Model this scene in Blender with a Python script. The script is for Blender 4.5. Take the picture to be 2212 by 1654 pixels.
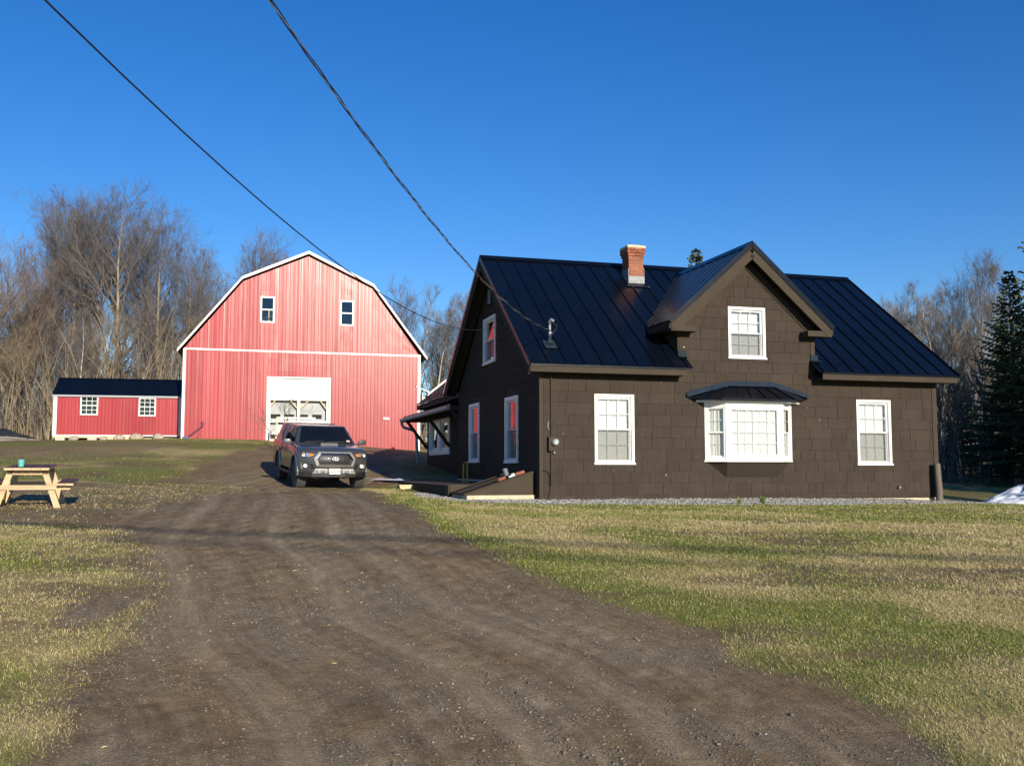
import bpy, bmesh, math, random
import numpy as np
from mathutils import Vector, Matrix
from mathutils.geometry import delaunay_2d_cdt

for o in list(bpy.data.objects): bpy.data.objects.remove(o)
SC = bpy.context.scene
COL = SC.collection
R = math.radians
random.seed(7)
RNG = np.random.default_rng(7)

# ------------------------------------------------------------------ camera
cam_d = bpy.data.cameras.new('camera')
cam_d.sensor_width = 36.0; cam_d.lens = 36.0*2150/2212
cam_d.clip_start = 0.05; cam_d.clip_end = 3000
cam = bpy.data.objects.new('camera', cam_d); COL.objects.link(cam)
cam.location = (0, 0, 1.65); cam.rotation_euler = (R(90+4.9), 0, 0)
SC.camera = cam

# ------------------------------------------------------------------ sky and sun
SUN_EL, SUN_AZ = 15.7, 23.0          # sun behind the camera, 23 degrees to its right
to_sun = Vector((math.sin(R(SUN_AZ))*math.cos(R(SUN_EL)), -math.cos(R(SUN_AZ))*math.cos(R(SUN_EL)), math.sin(R(SUN_EL))))
world = bpy.data.worlds.new('World'); SC.world = world; world.use_nodes = True
wn = world.node_tree; wn.nodes.clear()
sky = wn.nodes.new('ShaderNodeTexSky'); sky.sky_type = 'NISHITA'; sky.sun_disc = False
sky.sun_elevation = R(SUN_EL); sky.sun_rotation = math.atan2(to_sun.x, to_sun.y)
sky.altitude = 150; sky.air_density = 1.0; sky.dust_density = 0.0; sky.ozone_density = 4.0
hs = wn.nodes.new('ShaderNodeHueSaturation'); hs.inputs['Saturation'].default_value = 1.26; hs.inputs['Hue'].default_value = 0.512
bg = wn.nodes.new('ShaderNodeBackground'); bg.inputs['Strength'].default_value = 0.106
wo = wn.nodes.new('ShaderNodeOutputWorld')
wn.links.new(sky.outputs[0], hs.inputs['Color']); wn.links.new(hs.outputs[0], bg.inputs[0]); wn.links.new(bg.outputs[0], wo.inputs[0])
sd = bpy.data.lights.new('sun', 'SUN'); sd.energy = 5.0; sd.angle = R(0.53); sd.color = (1.0, 0.89, 0.72)
sun = bpy.data.objects.new('sun', sd); COL.objects.link(sun)
sun.rotation_euler = (-to_sun).to_track_quat('-Z', 'Y').to_euler(); sun.location = (30, -60, 40)
SC.view_settings.view_transform = 'Standard'; SC.view_settings.look = 'None'
SC.view_settings.exposure = 0.45; SC.view_settings.gamma = 1.0; SC.view_settings.use_curve_mapping = False

# ------------------------------------------------------------------ helpers
def tag(o, label=None, cat=None, group=None, kind=None):
    if label: o['label'] = label
    if cat: o['category'] = cat
    if group: o['group'] = group
    if kind: o['kind'] = kind
    return o
def empty(name, loc=(0,0,0), rz=0.0, parent=None):
    o = bpy.data.objects.new(name, None); COL.objects.link(o); o.location = loc; o.rotation_euler = (0,0,rz)
    o.empty_display_size = .2
    if parent: o.parent = parent
    return o
def link(name, me, mat=None, parent=None):
    o = bpy.data.objects.new(name, me); COL.objects.link(o)
    if mat is not None and not me.materials: me.materials.append(mat)
    if parent: o.parent = parent
    return o
def fast_mesh(name, V, F, mat=None, attrs=None, smooth=False):
    """V (n,3) array, F (m,k) int array of equal-sided faces"""
    V = np.asarray(V, np.float32); F = np.asarray(F, np.int32); k = F.shape[1]
    me = bpy.data.meshes.new(name); me.vertices.add(len(V)); me.vertices.foreach_set('co', V.ravel())
    me.loops.add(F.size); me.loops.foreach_set('vertex_index', F.ravel())
    me.polygons.add(len(F)); me.polygons.foreach_set('loop_start', np.arange(0, F.size, k, dtype=np.int32))
    try: me.polygons.foreach_set('loop_total', np.full(len(F), k, np.int32))
    except Exception: pass
    me.polygons.foreach_set('use_smooth', np.full(len(F), bool(smooth)))
    for an, av in (attrs or {}).items():
        a = me.attributes.new(an, 'FLOAT', 'POINT'); a.data.foreach_set('value', np.asarray(av, np.float32).ravel())
    me.update(calc_edges=True)
    if mat: me.materials.append(mat)
    return me

class MB:
    def __init__(s, M=None): s.v = []; s.f = []; s.M = M
    def add(s, pts, faces):
        b = len(s.v)
        if s.M is not None: pts = [tuple(s.M @ Vector(p)) for p in pts]
        s.v += [tuple(p) for p in pts]; s.f += [tuple(b+i for i in f) for f in faces]; return s
    def box(s, x0,x1,y0,y1,z0,z1):
        return s.add([(x0,y0,z0),(x1,y0,z0),(x1,y1,z0),(x0,y1,z0),(x0,y0,z1),(x1,y0,z1),(x1,y1,z1),(x0,y1,z1)],
              [(0,3,2,1),(4,5,6,7),(0,1,5,4),(1,2,6,5),(2,3,7,6),(3,0,4,7)])
    def hexa(s, a, b):      # two quads (4 points each) joined into a solid
        return s.add(list(a)+list(b), [(0,3,2,1),(4,5,6,7),(0,1,5,4),(1,2,6,5),(2,3,7,6),(3,0,4,7)])
    def quad(s, *p): return s.add(p, [tuple(range(len(p)))])
    def prism(s, poly, off):  # closed 3d polygon extruded by the vector off
        n = len(poly); q = [tuple(Vector(p)+Vector(off)) for p in poly]
        return s.add(list(poly)+q, [tuple(range(n))[::-1], tuple(range(n, 2*n))]+[(i,(i+1)%n,n+(i+1)%n,n+i) for i in range(n)])
    def bar(s, a, b, w, h, up=(0,0,1)):
        a = Vector(a); b = Vector(b); d = (b-a).normalized(); x = d.cross(Vector(up))
        if x.length < 1e-4: x = d.cross(Vector((1,0,0)))
        x.normalize(); y = x.cross(d); x *= w/2; y *= h/2
        return s.hexa([a-x-y, a+x-y, a+x+y, a-x+y], [b-x-y, b+x-y, b+x+y, b-x+y])
    def tube(s, pts, r, n=8, cap=True):
        pts = [Vector(p) for p in pts]; m = len(pts); rr = r if hasattr(r, '__len__') else [r]*m
        V = []; 
        for i, p in enumerate(pts):
            d = (pts[min(i+1,m-1)]-pts[max(i-1,0)]).normalized()
            x = d.cross(Vector((0,0,1)) if abs(d.z) < .95 else Vector((1,0,0))).normalized(); y = x.cross(d)
            V += [p + (x*math.cos(2*math.pi*k/n)+y*math.sin(2*math.pi*k/n))*rr[i] for k in range(n)]
        F = [(i*n+k, i*n+(k+1)%n, (i+1)*n+(k+1)%n, (i+1)*n+k) for i in range(m-1) for k in range(n)]
        if cap: F += [tuple(range(n))[::-1], tuple(range((m-1)*n, m*n))]
        return s.add(V, F)
    def lathe(s, prof, n=20, M=None):   # prof: (radius, height) about local z
        V = []; m = len(prof)
        for r, z in prof:
            V += [Vector((r*math.cos(2*math.pi*k/n), r*math.sin(2*math.pi*k/n), z)) for k in range(n)]
        if M is not None: V = [M @ p for p in V]
        F = [(i*n+k, i*n+(k+1)%n, (i+1)*n+(k+1)%n, (i+1)*n+k) for i in range(m-1) for k in range(n)]
        F += [tuple(range(n))[::-1], tuple(range((m-1)*n, m*n))]
        return s.add(V, F)
    def build(s, name, mat=None, parent=None, smooth=False, bevel=0, seg=2):
        me = bpy.data.meshes.new(name); me.from_pydata(s.v, [], s.f)
        bm = bmesh.new(); bm.from_mesh(me); bmesh.ops.recalc_face_normals(bm, faces=bm.faces)
        if bevel:
            bmesh.ops.bevel(bm, geom=[e for e in bm.edges if len(e.link_faces)==2 and e.calc_face_angle(0) > .5], offset=bevel, segments=seg, affect='EDGES', clamp_overlap=True, profile=.6)
        bm.to_mesh(me); bm.free()
        if smooth:
            for p in me.polygons: p.use_smooth = True
            if hasattr(me, 'set_sharp_from_angle'): me.set_sharp_from_angle(angle=R(38))
        return link(name, me, mat, parent)

def cdt_sheet(outline, holes, place):
    """triangles of a flat outline with holes; place maps 2d to 3d"""
    pts = [Vector(p) for p in outline]; edges = [(i,(i+1)%len(outline)) for i in range(len(outline))]
    for h in holes:
        b = len(pts); pts += [Vector(p) for p in h]; edges += [(b+i, b+(i+1)%len(h)) for i in range(len(h))]
    vs, es, fs, *_ = delaunay_2d_cdt(pts, edges, [], 0, 1e-6)
    def inside(p, poly):
        c = False; n = len(poly)
        for i in range(n):
            a = poly[i]; b = poly[i-1]
            if (a[1] > p[1]) != (b[1] > p[1]) and p[0] < (b[0]-a[0])*(p[1]-a[1])/(b[1]-a[1])+a[0]: c = not c
        return c
    keep = []
    for f in fs:
        c = sum((vs[i] for i in f), Vector((0,0)))/len(f)
        if inside(c, outline) and not any(inside(c, h) for h in holes): keep.append(tuple(f))
    mb = MB(); mb.add([place(v) for v in vs], keep); return mb
def rect(a,b,c,d): return [(a,c),(b,c),(b,d),(a,d)]
def clip(poly, a, b, c):   # keep a*x+b*y<=c
    out = []
    for i in range(len(poly)):
        p, q = poly[i], poly[(i+1)%len(poly)]; dp = a*p[0]+b*p[1]-c; dq = a*q[0]+b*q[1]-c
        if dp <= 0: out.append(p)
        if (dp < 0) != (dq < 0) and abs(dp-dq) > 1e-9:
            t = dp/(dp-dq); out.append((p[0]+(q[0]-p[0])*t, p[1]+(q[1]-p[1])*t))
    return out
def copy_tree(o, parent=None):
    c = o.copy(); COL.objects.link(c); c.parent = parent
    for ch in o.children: copy_tree(ch, c)
    return c

def vnoise(x, y, seed=0):
    x = np.asarray(x, float); y = np.asarray(y, float)
    xi = np.floor(x).astype(np.int64); yi = np.floor(y).astype(np.int64); xf = x-xi; yf = y-yi
    def h(a, b):
        n = (a*374761393 + b*668265263 + seed*144665) & 0x7fffffff
        n = ((n ^ (n >> 13))*1274126177) & 0x7fffffff
        return ((n ^ (n >> 16)) & 0xffff)/65535.0
    u = xf*xf*(3-2*xf); v = yf*yf*(3-2*yf)
    return (h(xi,yi)*(1-u)+h(xi+1,yi)*u)*(1-v)+(h(xi,yi+1)*(1-u)+h(xi+1,yi+1)*u)*v
def fbm(x, y, seed=0, octv=4):
    s = 0; a = .5; t = 0
    for i in range(octv): s = s + a*vnoise(x*2**i, y*2**i, seed+i*17); t += a; a *= .5
    return s/t

# ------------------------------------------------------------------ materials
def nodes(name):
    m = bpy.data.materials.new(name); m.use_nodes = True; nt = m.node_tree; nt.nodes.clear()
    out = nt.nodes.new('ShaderNodeOutputMaterial'); b = nt.nodes.new('ShaderNodeBsdfPrincipled')
    nt.links.new(b.outputs[0], out.inputs[0]); return m, nt, b, out
def N(nt, t, **kw):
    n = nt.nodes.new(t)
    for k, v in kw.items():
        if k in n.inputs: n.inputs[k].default_value = v
        else: setattr(n, k, v)
    return n
def L(nt, a, b): nt.links.new(a, b)
def mixc(nt, fac, a, b, mode='MIX'):
    n = nt.nodes.new('ShaderNodeMix'); n.data_type = 'RGBA'; n.blend_type = mode
    for i, val in ((0, fac), (6, a), (7, b)):
        if hasattr(val, 'is_linked') or hasattr(val, 'links'): L(nt, val, n.inputs[i])
        else: n.inputs[i].default_value = (*val, 1) if (i > 0 and len(val) == 3) else val
    return n.outputs[2]
def ramp(nt, src, stops):
    r = nt.nodes.new('ShaderNodeValToRGB'); L(nt, src, r.inputs[0]); e = r.color_ramp.elements
    while len(e) < len(stops): e.new(.5)
    for el, (p, c) in zip(e, stops): el.position = p; el.color = (*c, 1) if len(c) == 3 else c
    return r.outputs[0]
def math1(nt, op, a, b=None, c=None, clampv=False):
    n = nt.nodes.new('ShaderNodeMath'); n.operation = op; n.use_clamp = clampv
    for i, val in enumerate((a, b, c)):
        if val is None: continue
        if hasattr(val, 'links'): L(nt, val, n.inputs[i])
        else: n.inputs[i].default_value = val
    return n.outputs[0]
def coord(nt, kind='Object', scale=(1,1,1)):
    tc = nt.nodes.new('ShaderNodeTexCoord'); mp = nt.nodes.new('ShaderNodeMapping'); mp.inputs['Scale'].default_value = scale
    L(nt, tc.outputs[kind], mp.inputs[0]); return mp.outputs[0]
def noise(nt, vec, scale, detail=4, rough=.55):
    n = N(nt, 'ShaderNodeTexNoise'); n.inputs['Scale'].default_value = scale; n.inputs['Detail'].default_value = detail; n.inputs['Roughness'].default_value = rough
    if vec is not None: L(nt, vec, n.inputs['Vector'])
    return n.outputs[0]
def bump(nt, b, h, strength, dist=.01):
    bn = N(nt, 'ShaderNodeBump'); bn.inputs['Strength'].default_value = strength; bn.inputs['Distance'].default_value = dist
    L(nt, h, bn.inputs['Height']); L(nt, bn.outputs[0], b.inputs['Normal'])

def simple(name, col, rough=.6, var=.12, scale=6, metal=0, spec=.5, bmp=0, bscale=60, coat=0, rnd=0, sc=(1,1,1), kind='Object'):
    m, nt, b, out = nodes(name)
    b.inputs['Roughness'].default_value = rough; b.inputs['Metallic'].default_value = metal; b.inputs['Specular IOR Level'].default_value = spec
    if coat: b.inputs['Coat Weight'].default_value = coat; b.inputs['Coat Roughness'].default_value = .06
    v = coord(nt, kind, sc); n = noise(nt, v, scale)
    c0 = tuple(x*(1-var) for x in col); c1 = tuple(min(1, x*(1+var)) for x in col)
    c = ramp(nt, n, [(.3, c0), (.7, c1)])
    if rnd:
        oi = N(nt, 'ShaderNodeObjectInfo'); f = math1(nt, 'MULTIPLY_ADD', oi.outputs['Random'], 2*rnd, 1-rnd)
        hsv = N(nt, 'ShaderNodeHueSaturation'); L(nt, c, hsv.inputs['Color']); L(nt, f, hsv.inputs['Value']); c = hsv.outputs[0]
    L(nt, c, b.inputs['Base Color'])
    if bmp: bump(nt, b, noise(nt, v, bscale, 3), bmp)
    return m
M = {}
def build_materials():
    M['trim'] = simple('brown_trim_paint', (.058,.047,.036), .75, .08, 3, spec=.04)
    M['roof'] = simple('dark_roof_metal', (.0026,.0042,.0085), .26, .2, 1.2, rnd=.12, spec=.28)
    nt = M['roof'].node_tree; bb = nt.nodes['Principled BSDF']; bump(nt, bb, noise(nt, coord(nt, 'Object', (1,1,1)), 1.6, 2), .35, .02)
    M['white'] = simple('white_vinyl', (.80,.80,.77), .38, .03, 8)
    M['white_trim'] = simple('white_metal_trim', (.80,.78,.72), .4, .05, 3)
    M['door_white'] = simple('white_door_panel', (.82,.82,.80), .4, .04, 4)
    M['blind'] = simple('white_blind', (.74,.77,.79), .6, .03, 6)
    M['curtain'] = simple('sheer_curtain', (.72,.76,.78), .8, .06, 9, sc=(12,1,.3))
    M['dark'] = simple('dark_interior', (.02,.02,.02), .9, .1)
    M['roomgrey'] = simple('interior_grey_paint', (.36,.38,.39), .7, .08, 2)
    M['foundation'] = simple('pale_concrete', (.50,.43,.31), .9, .16, 5, bmp=.4, bscale=80)
    M['block'] = simple('concrete_block', (.46,.43,.37), .9, .12, 8, bmp=.4, rnd=.1)
    M['mortar'] = simple('mortar', (.36,.30,.25), .9, .12, 20)
    M['brick'] = simple('red_brick', (.27,.090,.048), .85, .25, 14, rnd=.28, bmp=.3)
    M['galv'] = simple('galvanised_metal', (.24,.25,.26), .6, .3, 12, metal=.2, spec=.3)
    M['lead'] = simple('blue_grey_flashing', (.020,.030,.046), .8, .2, 8, spec=.08)
    M['pine'] = simple('new_pine_wood', (.54,.39,.23), .65, .2, 5, sc=(1,14,14), rnd=.08, bmp=.15)
    M['pinelight'] = simple('pale_lumber', (.60,.48,.30), .7, .15, 6, sc=(2,10,10), rnd=.08)
    M['stain'] = simple('purple_brown_stain', (.115,.058,.055), .7, .2, 8, rnd=.1, spec=.2)
    M['deck'] = simple('brown_deck_board', (.080,.055,.045), .55, .2, 4, sc=(8,1,8), rnd=.15)
    M['black'] = simple('black_plastic', (.012,.012,.013), .5, .2, 10)
    M['chrome'] = simple('chrome', (.75,.75,.77), .12, .02, 5, metal=1)
    M['silver'] = simple('silver_plastic', (.45,.46,.47), .35, .05, 6, metal=.6)
    M['steel'] = simple('painted_steel', (.25,.26,.28), .45, .1, 6, metal=.4)
    M['rubber'] = simple('tyre_rubber', (.055,.053,.050), .85, .3, 14, bmp=.5, bscale=50)
    M['amber'] = simple('amber_lens', (.75,.22,.03), .2, .1, 10)
    M['lens'] = simple('clear_lens', (.62,.64,.66), .12, .3, 25, metal=.7)
    M['fog'] = simple('fog_lamp_lens', (.9,.9,.88), .15, .05, 10)
    M['plate'] = simple('white_licence_plate', (.62,.66,.66), .4, .06, 12)
    M['plate_ink'] = simple('dark_blue_ink', (.03,.05,.16), .5, .1, 10)
    M['plate_green'] = simple('green_print', (.10,.25,.13), .5, .1, 10)
    M['sticker'] = simple('windscreen_sticker', (.62,.45,.42), .5, .2, 30)
    M['teal'] = simple('teal_enamel', (.12,.42,.40), .35, .08, 10)
    M['yellow'] = simple('yellow_plastic', (.55,.42,.04), .45, .1, 10)
    M['bluegrey'] = simple('blue_grey_plastic', (.12,.16,.22), .5, .1, 10)
    M['navy'] = simple('navy_plastic', (.02,.035,.12), .45, .1, 10)
    M['downspout'] = simple('grey_aluminium', (.30,.33,.36), .45, .06, 5)
    M['redmetal'] = simple('dark_red_paint', (.16,.02,.03), .45, .15, 8)
    M['rock'] = simple('field_stone', (.36,.31,.25), .95, .3, 9, bmp=.6, bscale=18, rnd=.15)
    M['cable'] = simple('black_cable', (.012,.012,.013), .6, .1, 10)
    M['wirebare'] = simple('aluminium_wire', (.5,.5,.5), .4, .1, 10, metal=.8)
    M['polewood'] = simple('weathered_pole_wood', (.20,.16,.12), .9, .2, 4, sc=(10,10,1))
    M['postwood'] = simple('dark_weathered_post', (.115,.095,.075), .75, .25, 5, sc=(9,9,1), bmp=.3)
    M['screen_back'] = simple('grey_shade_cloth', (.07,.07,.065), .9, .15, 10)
    M['blacktarp'] = simple('black_plastic_sheet', (.022,.025,.028), .38, .3, 3)
    M['whitetarp'] = simple('white_plastic_sheet', (.62,.68,.76), .42, .06, 2)
    M['redboard'] = simple('dull_red_board', (.17,.04,.03), .8, .2, 8)
    M['dish'] = simple('white_dish_plastic', (.70,.72,.74), .4, .04, 5)
    # brown asbestos shingle: each piece slightly its own shade, faint vertical grain
    m, nt, b, out = nodes('brown_painted_shingle'); b.inputs['Roughness'].default_value = .75; b.inputs['Specular IOR Level'].default_value = .03
    v = coord(nt, 'Object', (1,1,1)); geo = N(nt, 'ShaderNodeNewGeometry')
    n1 = N(nt, 'ShaderNodeTexNoise'); n1.inputs['Scale'].default_value = 1.0; n1.inputs['Detail'].default_value = 5
    mp = N(nt, 'ShaderNodeMapping'); mp.inputs['Scale'].default_value = (26,26,2.2); L(nt, geo.outputs['Position'], mp.inputs[0]); L(nt, mp.outputs[0], n1.inputs['Vector'])
    n2 = N(nt, 'ShaderNodeTexNoise'); n2.inputs['Scale'].default_value = 1.7; n2.inputs['Detail'].default_value = 6; L(nt, geo.outputs['Position'], n2.inputs['Vector'])
    c = ramp(nt, n1.outputs[0], [(.3, (.043,.0335,.0270)), (.7, (.053,.042,.034))])
    c = mixc(nt, ramp(nt, n2.outputs[0], [(.45,(0,0,0)),(.75,(.35,.35,.35))]), c, (.068,.057,.045))
    n3 = N(nt, 'ShaderNodeTexNoise'); n3.inputs['Scale'].default_value = 9; n3.inputs['Detail'].default_value = 2; L(nt, geo.outputs['Position'], n3.inputs['Vector'])
    c = mixc(nt, ramp(nt, n3.outputs[0], [(.755,(0,0,0)),(.78,(.6,.6,.6))]), c, (.30,.27,.23))
    oi = N(nt, 'ShaderNodeObjectInfo'); f = math1(nt, 'MULTIPLY_ADD', oi.outputs['Random'], .13, .935)
    hsv = N(nt, 'ShaderNodeHueSaturation'); L(nt, c, hsv.inputs['Color']); L(nt, f, hsv.inputs['Value']); L(nt, hsv.outputs[0], b.inputs['Base Color'])
    bump(nt, b, n1.outputs[0], .25, .004); M['shingle'] = m
    # ribbed red sheet metal
    m, nt, b, out = nodes('red_sheet_metal')
    geo = N(nt, 'ShaderNodeNewGeometry')
    mp = N(nt, 'ShaderNodeMapping'); mp.inputs['Scale'].default_value = (1,1,.28); L(nt, geo.outputs['Position'], mp.inputs[0])
    n1 = N(nt, 'ShaderNodeTexNoise'); n1.inputs['Scale'].default_value = 1.3; n1.inputs['Detail'].default_value = 5; L(nt, mp.outputs[0], n1.inputs['Vector'])
    c = ramp(nt, n1.outputs[0], [(.3,(.32,.036,.046)),(.7,(.36,.046,.056))])
    oi = N(nt, 'ShaderNodeObjectInfo'); f = math1(nt, 'MULTIPLY_ADD', oi.outputs['Random'], .2, .9)
    hsv = N(nt, 'ShaderNodeHueSaturation'); L(nt, c, hsv.inputs['Color']); L(nt, f, hsv.inputs['Value']); L(nt, hsv.outputs[0], b.inputs['Base Color'])
    b.inputs['Roughness'].default_value = .31; b.inputs['Specular IOR Level'].default_value = .36
    mp2 = N(nt, 'ShaderNodeMapping'); mp2.inputs['Scale'].default_value = (3.5,3.5,.55); L(nt, geo.outputs['Position'], mp2.inputs[0])
    n2 = N(nt, 'ShaderNodeTexNoise'); n2.inputs['Scale'].default_value = 1; n2.inputs['Detail'].default_value = 3; L(nt, mp2.outputs[0], n2.inputs['Vector'])
    bump(nt, b, n2.outputs[0], .5, .010); M['red'] = m
    # clear window glass
    def glass(name, tint, gain, rough=.01):
        m = bpy.data.materials.new(name); m.use_nodes = True; nt = m.node_tree; nt.nodes.clear()
        out = nt.nodes.new('ShaderNodeOutputMaterial'); mx = nt.nodes.new('ShaderNodeMixShader')
        t = nt.nodes.new('ShaderNodeBsdfTransparent'); t.inputs[0].default_value = (*tint, 1)
        g = nt.nodes.new('ShaderNodeBsdfGlossy'); g.inputs['Roughness'].default_value = rough
        lw = nt.nodes.new('ShaderNodeLayerWeight'); lw.inputs[0].default_value = .5
        sch = math1(nt, 'MULTIPLY_ADD', math1(nt, 'POWER', lw.outputs['Facing'], 5.0), .96, .04)
        L(nt, math1(nt, 'MULTIPLY', sch, gain, clampv=True), mx.inputs[0]); L(nt, t.outputs[0], mx.inputs[1]); L(nt, g.outputs[0], mx.inputs[2]); L(nt, mx.outputs[0], out.inputs[0])
        return m
    M['glass'] = glass('window_glass', (.94,.94,.93), 1.7)
    M['carglass'] = simple('tinted_car_glass', (.006,.007,.009), .03, .2, 3, spec=.6)
    m = bpy.data.materials.new('insect_screen'); m.use_nodes = True; nt = m.node_tree; nt.nodes.clear()
    out = nt.nodes.new('ShaderNodeOutputMaterial'); mx = nt.nodes.new('ShaderNodeMixShader'); mx.inputs[0].default_value = .36
    t = nt.nodes.new('ShaderNodeBsdfTransparent'); d = nt.nodes.new('ShaderNodeBsdfDiffuse'); d.inputs[0].default_value = (.10,.10,.10,1)
    L(nt, t.outputs[0], mx.inputs[1]); L(nt, d.outputs[0], mx.inputs[2]); L(nt, mx.outputs[0], out.inputs[0]); M['screen'] = m
    # truck paint
    m, nt, b, out = nodes('grey_car_paint'); b.inputs['Base Color'].default_value = (.075,.078,.086,1); b.inputs['Metallic'].default_value = .35
    b.inputs['Roughness'].default_value = .38; b.inputs['Coat Weight'].default_value = .6; b.inputs['Coat Roughness'].default_value = .06; M['paint'] = m
    n = noise(nt, coord(nt), 5); L(nt, ramp(nt, n, [(.3,(.062,.064,.070)),(.7,(.076,.078,.085))]), b.inputs['Base Color'])
    M['cap'] = simple('dark_cap_paint', (.075,.06,.062), .35, .1, 4, coat=.6)
    # bark and twigs
    M['bark'] = simple('grey_brown_bark', (.23,.19,.145), .9, .35, 2.5, sc=(3,3,.6), rnd=.22, bmp=.4, bscale=9)
    M['bark_pale'] = simple('pale_birch_bark', (.48,.43,.37), .85, .3, 3, sc=(1,1,3), rnd=.12)
    M['twig'] = simple('brown_twig', (.128,.112,.102), .9, .25, .6, rnd=.2)
    M['twig_red'] = simple('reddish_twig', (.165,.125,.100), .9, .25, .6, rnd=.12)
    M['twig_pale'] = simple('tan_twig', (.23,.185,.125), .9, .25, .6, rnd=.2)
    m, nt, b, out = nodes('spruce_needles'); at = N(nt, 'ShaderNodeAttribute', attribute_name='tone')
    L(nt, ramp(nt, at.outputs['Fac'], [(0,(.020,.035,.014)),(.6,(.040,.060,.020)),(1,(.085,.095,.030))]), b.inputs['Base Color']); b.inputs['Roughness'].default_value = .7; M['needle'] = m
    # grass blades: tone 0 green .. 1 straw
    m, nt, b, out = nodes('grass_blade'); at = N(nt, 'ShaderNodeAttribute', attribute_name='tone')
    L(nt, ramp(nt, at.outputs['Fac'], [(0,(.105,.165,.026)),(.30,(.205,.245,.042)),(.5,(.38,.34,.12)),(.72,(.60,.48,.24)),(1,(.76,.64,.39))]), b.inputs['Base Color'])
    b.inputs['Roughness'].default_value = .6; b.inputs['Specular IOR Level'].default_value = .25; M['grass'] = m
    m, nt, b, out = nodes('loose_stone'); at = N(nt, 'ShaderNodeAttribute', attribute_name='tone')
    L(nt, ramp(nt, at.outputs['Fac'], [(0,(.075,.066,.052)),(.5,(.20,.175,.135)),(.9,(.36,.315,.24)),(1,(.60,.53,.42))]), b.inputs['Base Color']); b.inputs['Roughness'].default_value = .9; M['stone'] = m
    m, nt, b, out = nodes('crushed_grey_stone'); at = N(nt, 'ShaderNodeAttribute', attribute_name='tone')
    L(nt, ramp(nt, at.outputs['Fac'], [(0,(.10,.097,.093)),(.5,(.24,.233,.222)),(1,(.46,.44,.42))]), b.inputs['Base Color']); b.inputs['Roughness'].default_value = .9; M['crushed'] = m
    # the ground: bare earth drive, thatch and turf, crushed stone
    m, nt, b, out = nodes('ground'); geo = N(nt, 'ShaderNodeNewGeometry'); P = geo.outputs['Position']
    def at(n): return N(nt, 'ShaderNodeAttribute', attribute_name=n).outputs['Fac']
    def nz(s, d=5, r=.6, sc=None):
        q = P
        if sc: mp = N(nt, 'ShaderNodeMapping'); mp.inputs['Scale'].default_value = sc; L(nt, P, mp.inputs[0]); q = mp.outputs[0]
        return noise(nt, q, s, d, r)
    fine = nz(38, 4, .7); mid = nz(6, 5, .65); big = nz(.7, 4, .6)
    dirt = ramp(nt, mid, [(.32,(.150,.108,.062)),(.5,(.205,.150,.090)),(.68,(.265,.203,.128))])
    dirt = mixc(nt, ramp(nt, big, [(.42,(0,0,0)),(.62,(.75,.75,.75))]), dirt, ramp(nt, fine, [(.35,(.130,.112,.082)),(.65,(.295,.256,.195))]))
    track = at('track'); dirt = mixc(nt, math1(nt, 'MULTIPLY', track, 1.0, clampv=True), dirt, ramp(nt, fine, [(.35,(.30,.245,.17)),(.65,(.44,.365,.265))]))
    grain = nz(120, 3, .75); dirt = mixc(nt, .9, dirt, ramp(nt, grain, [(.36,(.26,.25,.24)),(.5,(.60,.60,.60)),(.63,(1.0,1.0,1.0))]), 'MULTIPLY'); dirt = mixc(nt, 1.0, dirt, (1.50,1.43,1.28), 'MULTIPLY')
    cx = N(nt, 'ShaderNodeCombineXYZ'); sx = N(nt, 'ShaderNodeSeparateXYZ'); L(nt, P, sx.inputs[0]); L(nt, at('drv'), cx.inputs[0]); L(nt, math1(nt, 'MULTIPLY', sx.outputs[1], .10), cx.inputs[1])
    streak = noise(nt, cx.outputs[0], 3.6, 5, .65); streak2 = noise(nt, cx.outputs[0], 11, 3, .6)
    dirt = mixc(nt, 1.0, dirt, ramp(nt, streak, [(.34,(.90,.895,.89)),(.5,(1.0,1.0,1.0)),(.66,(1.12,1.115,1.11))]), 'MULTIPLY')
    dirt = mixc(nt, 1.0, dirt, ramp(nt, streak2, [(.38,(.86,.85,.84)),(.62,(1.14,1.14,1.13))]), 'MULTIPLY')
    vor = N(nt, 'ShaderNodeTexVoronoi'); vor.inputs['Scale'].default_value = 42; L(nt, P, vor.inputs['Vector'])
    sp = math1(nt, 'MULTIPLY', ramp(nt, vor.outputs['Distance'], [(.12,(1,1,1)),(.22,(0,0,0))]), ramp(nt, nz(3,2), [(.5,(0,0,0)),(.62,(.8,.8,.8))]))
    dirt = mixc(nt, sp, dirt, (.40,.35,.27))
    straw = ramp(nt, nz(55, 4, .7, (1,1,1)), [(.3,(.26,.19,.085)),(.52,(.44,.34,.16)),(.7,(.66,.53,.29))])
    green = ramp(nt, nz(48, 4, .7), [(.3,(.070,.088,.018)),(.55,(.15,.17,.036)),(.75,(.27,.27,.08))])
    turf = mixc(nt, at('green'), straw, green)
    soil = ramp(nt, mid, [(.3,(.11,.075,.045)),(.7,(.24,.17,.105))])
    turf = mixc(nt, at('bare'), turf, soil)
    edge = math1(nt, 'ADD', at('dirt'), math1(nt, 'MULTIPLY', math1(nt, 'SUBTRACT', nz(9, 5, .7), .5), 1.5))
    em = ramp(nt, edge, [(.40,(0,0,0)),(.60,(1,1,1))])
    col = mixc(nt, em, turf, dirt)
    gr = ramp(nt, nz(85, 3, .7), [(.3,(.17,.165,.16)),(.5,(.34,.33,.315)),(.7,(.55,.53,.51))])
    ge = ramp(nt, math1(nt, 'ADD', at('gravel'), math1(nt, 'MULTIPLY', math1(nt, 'SUBTRACT', nz(5, 4, .6), .5), .9)), [(.42,(0,0,0)),(.55,(1,1,1))])
    col = mixc(nt, ge, col, gr)
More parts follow.
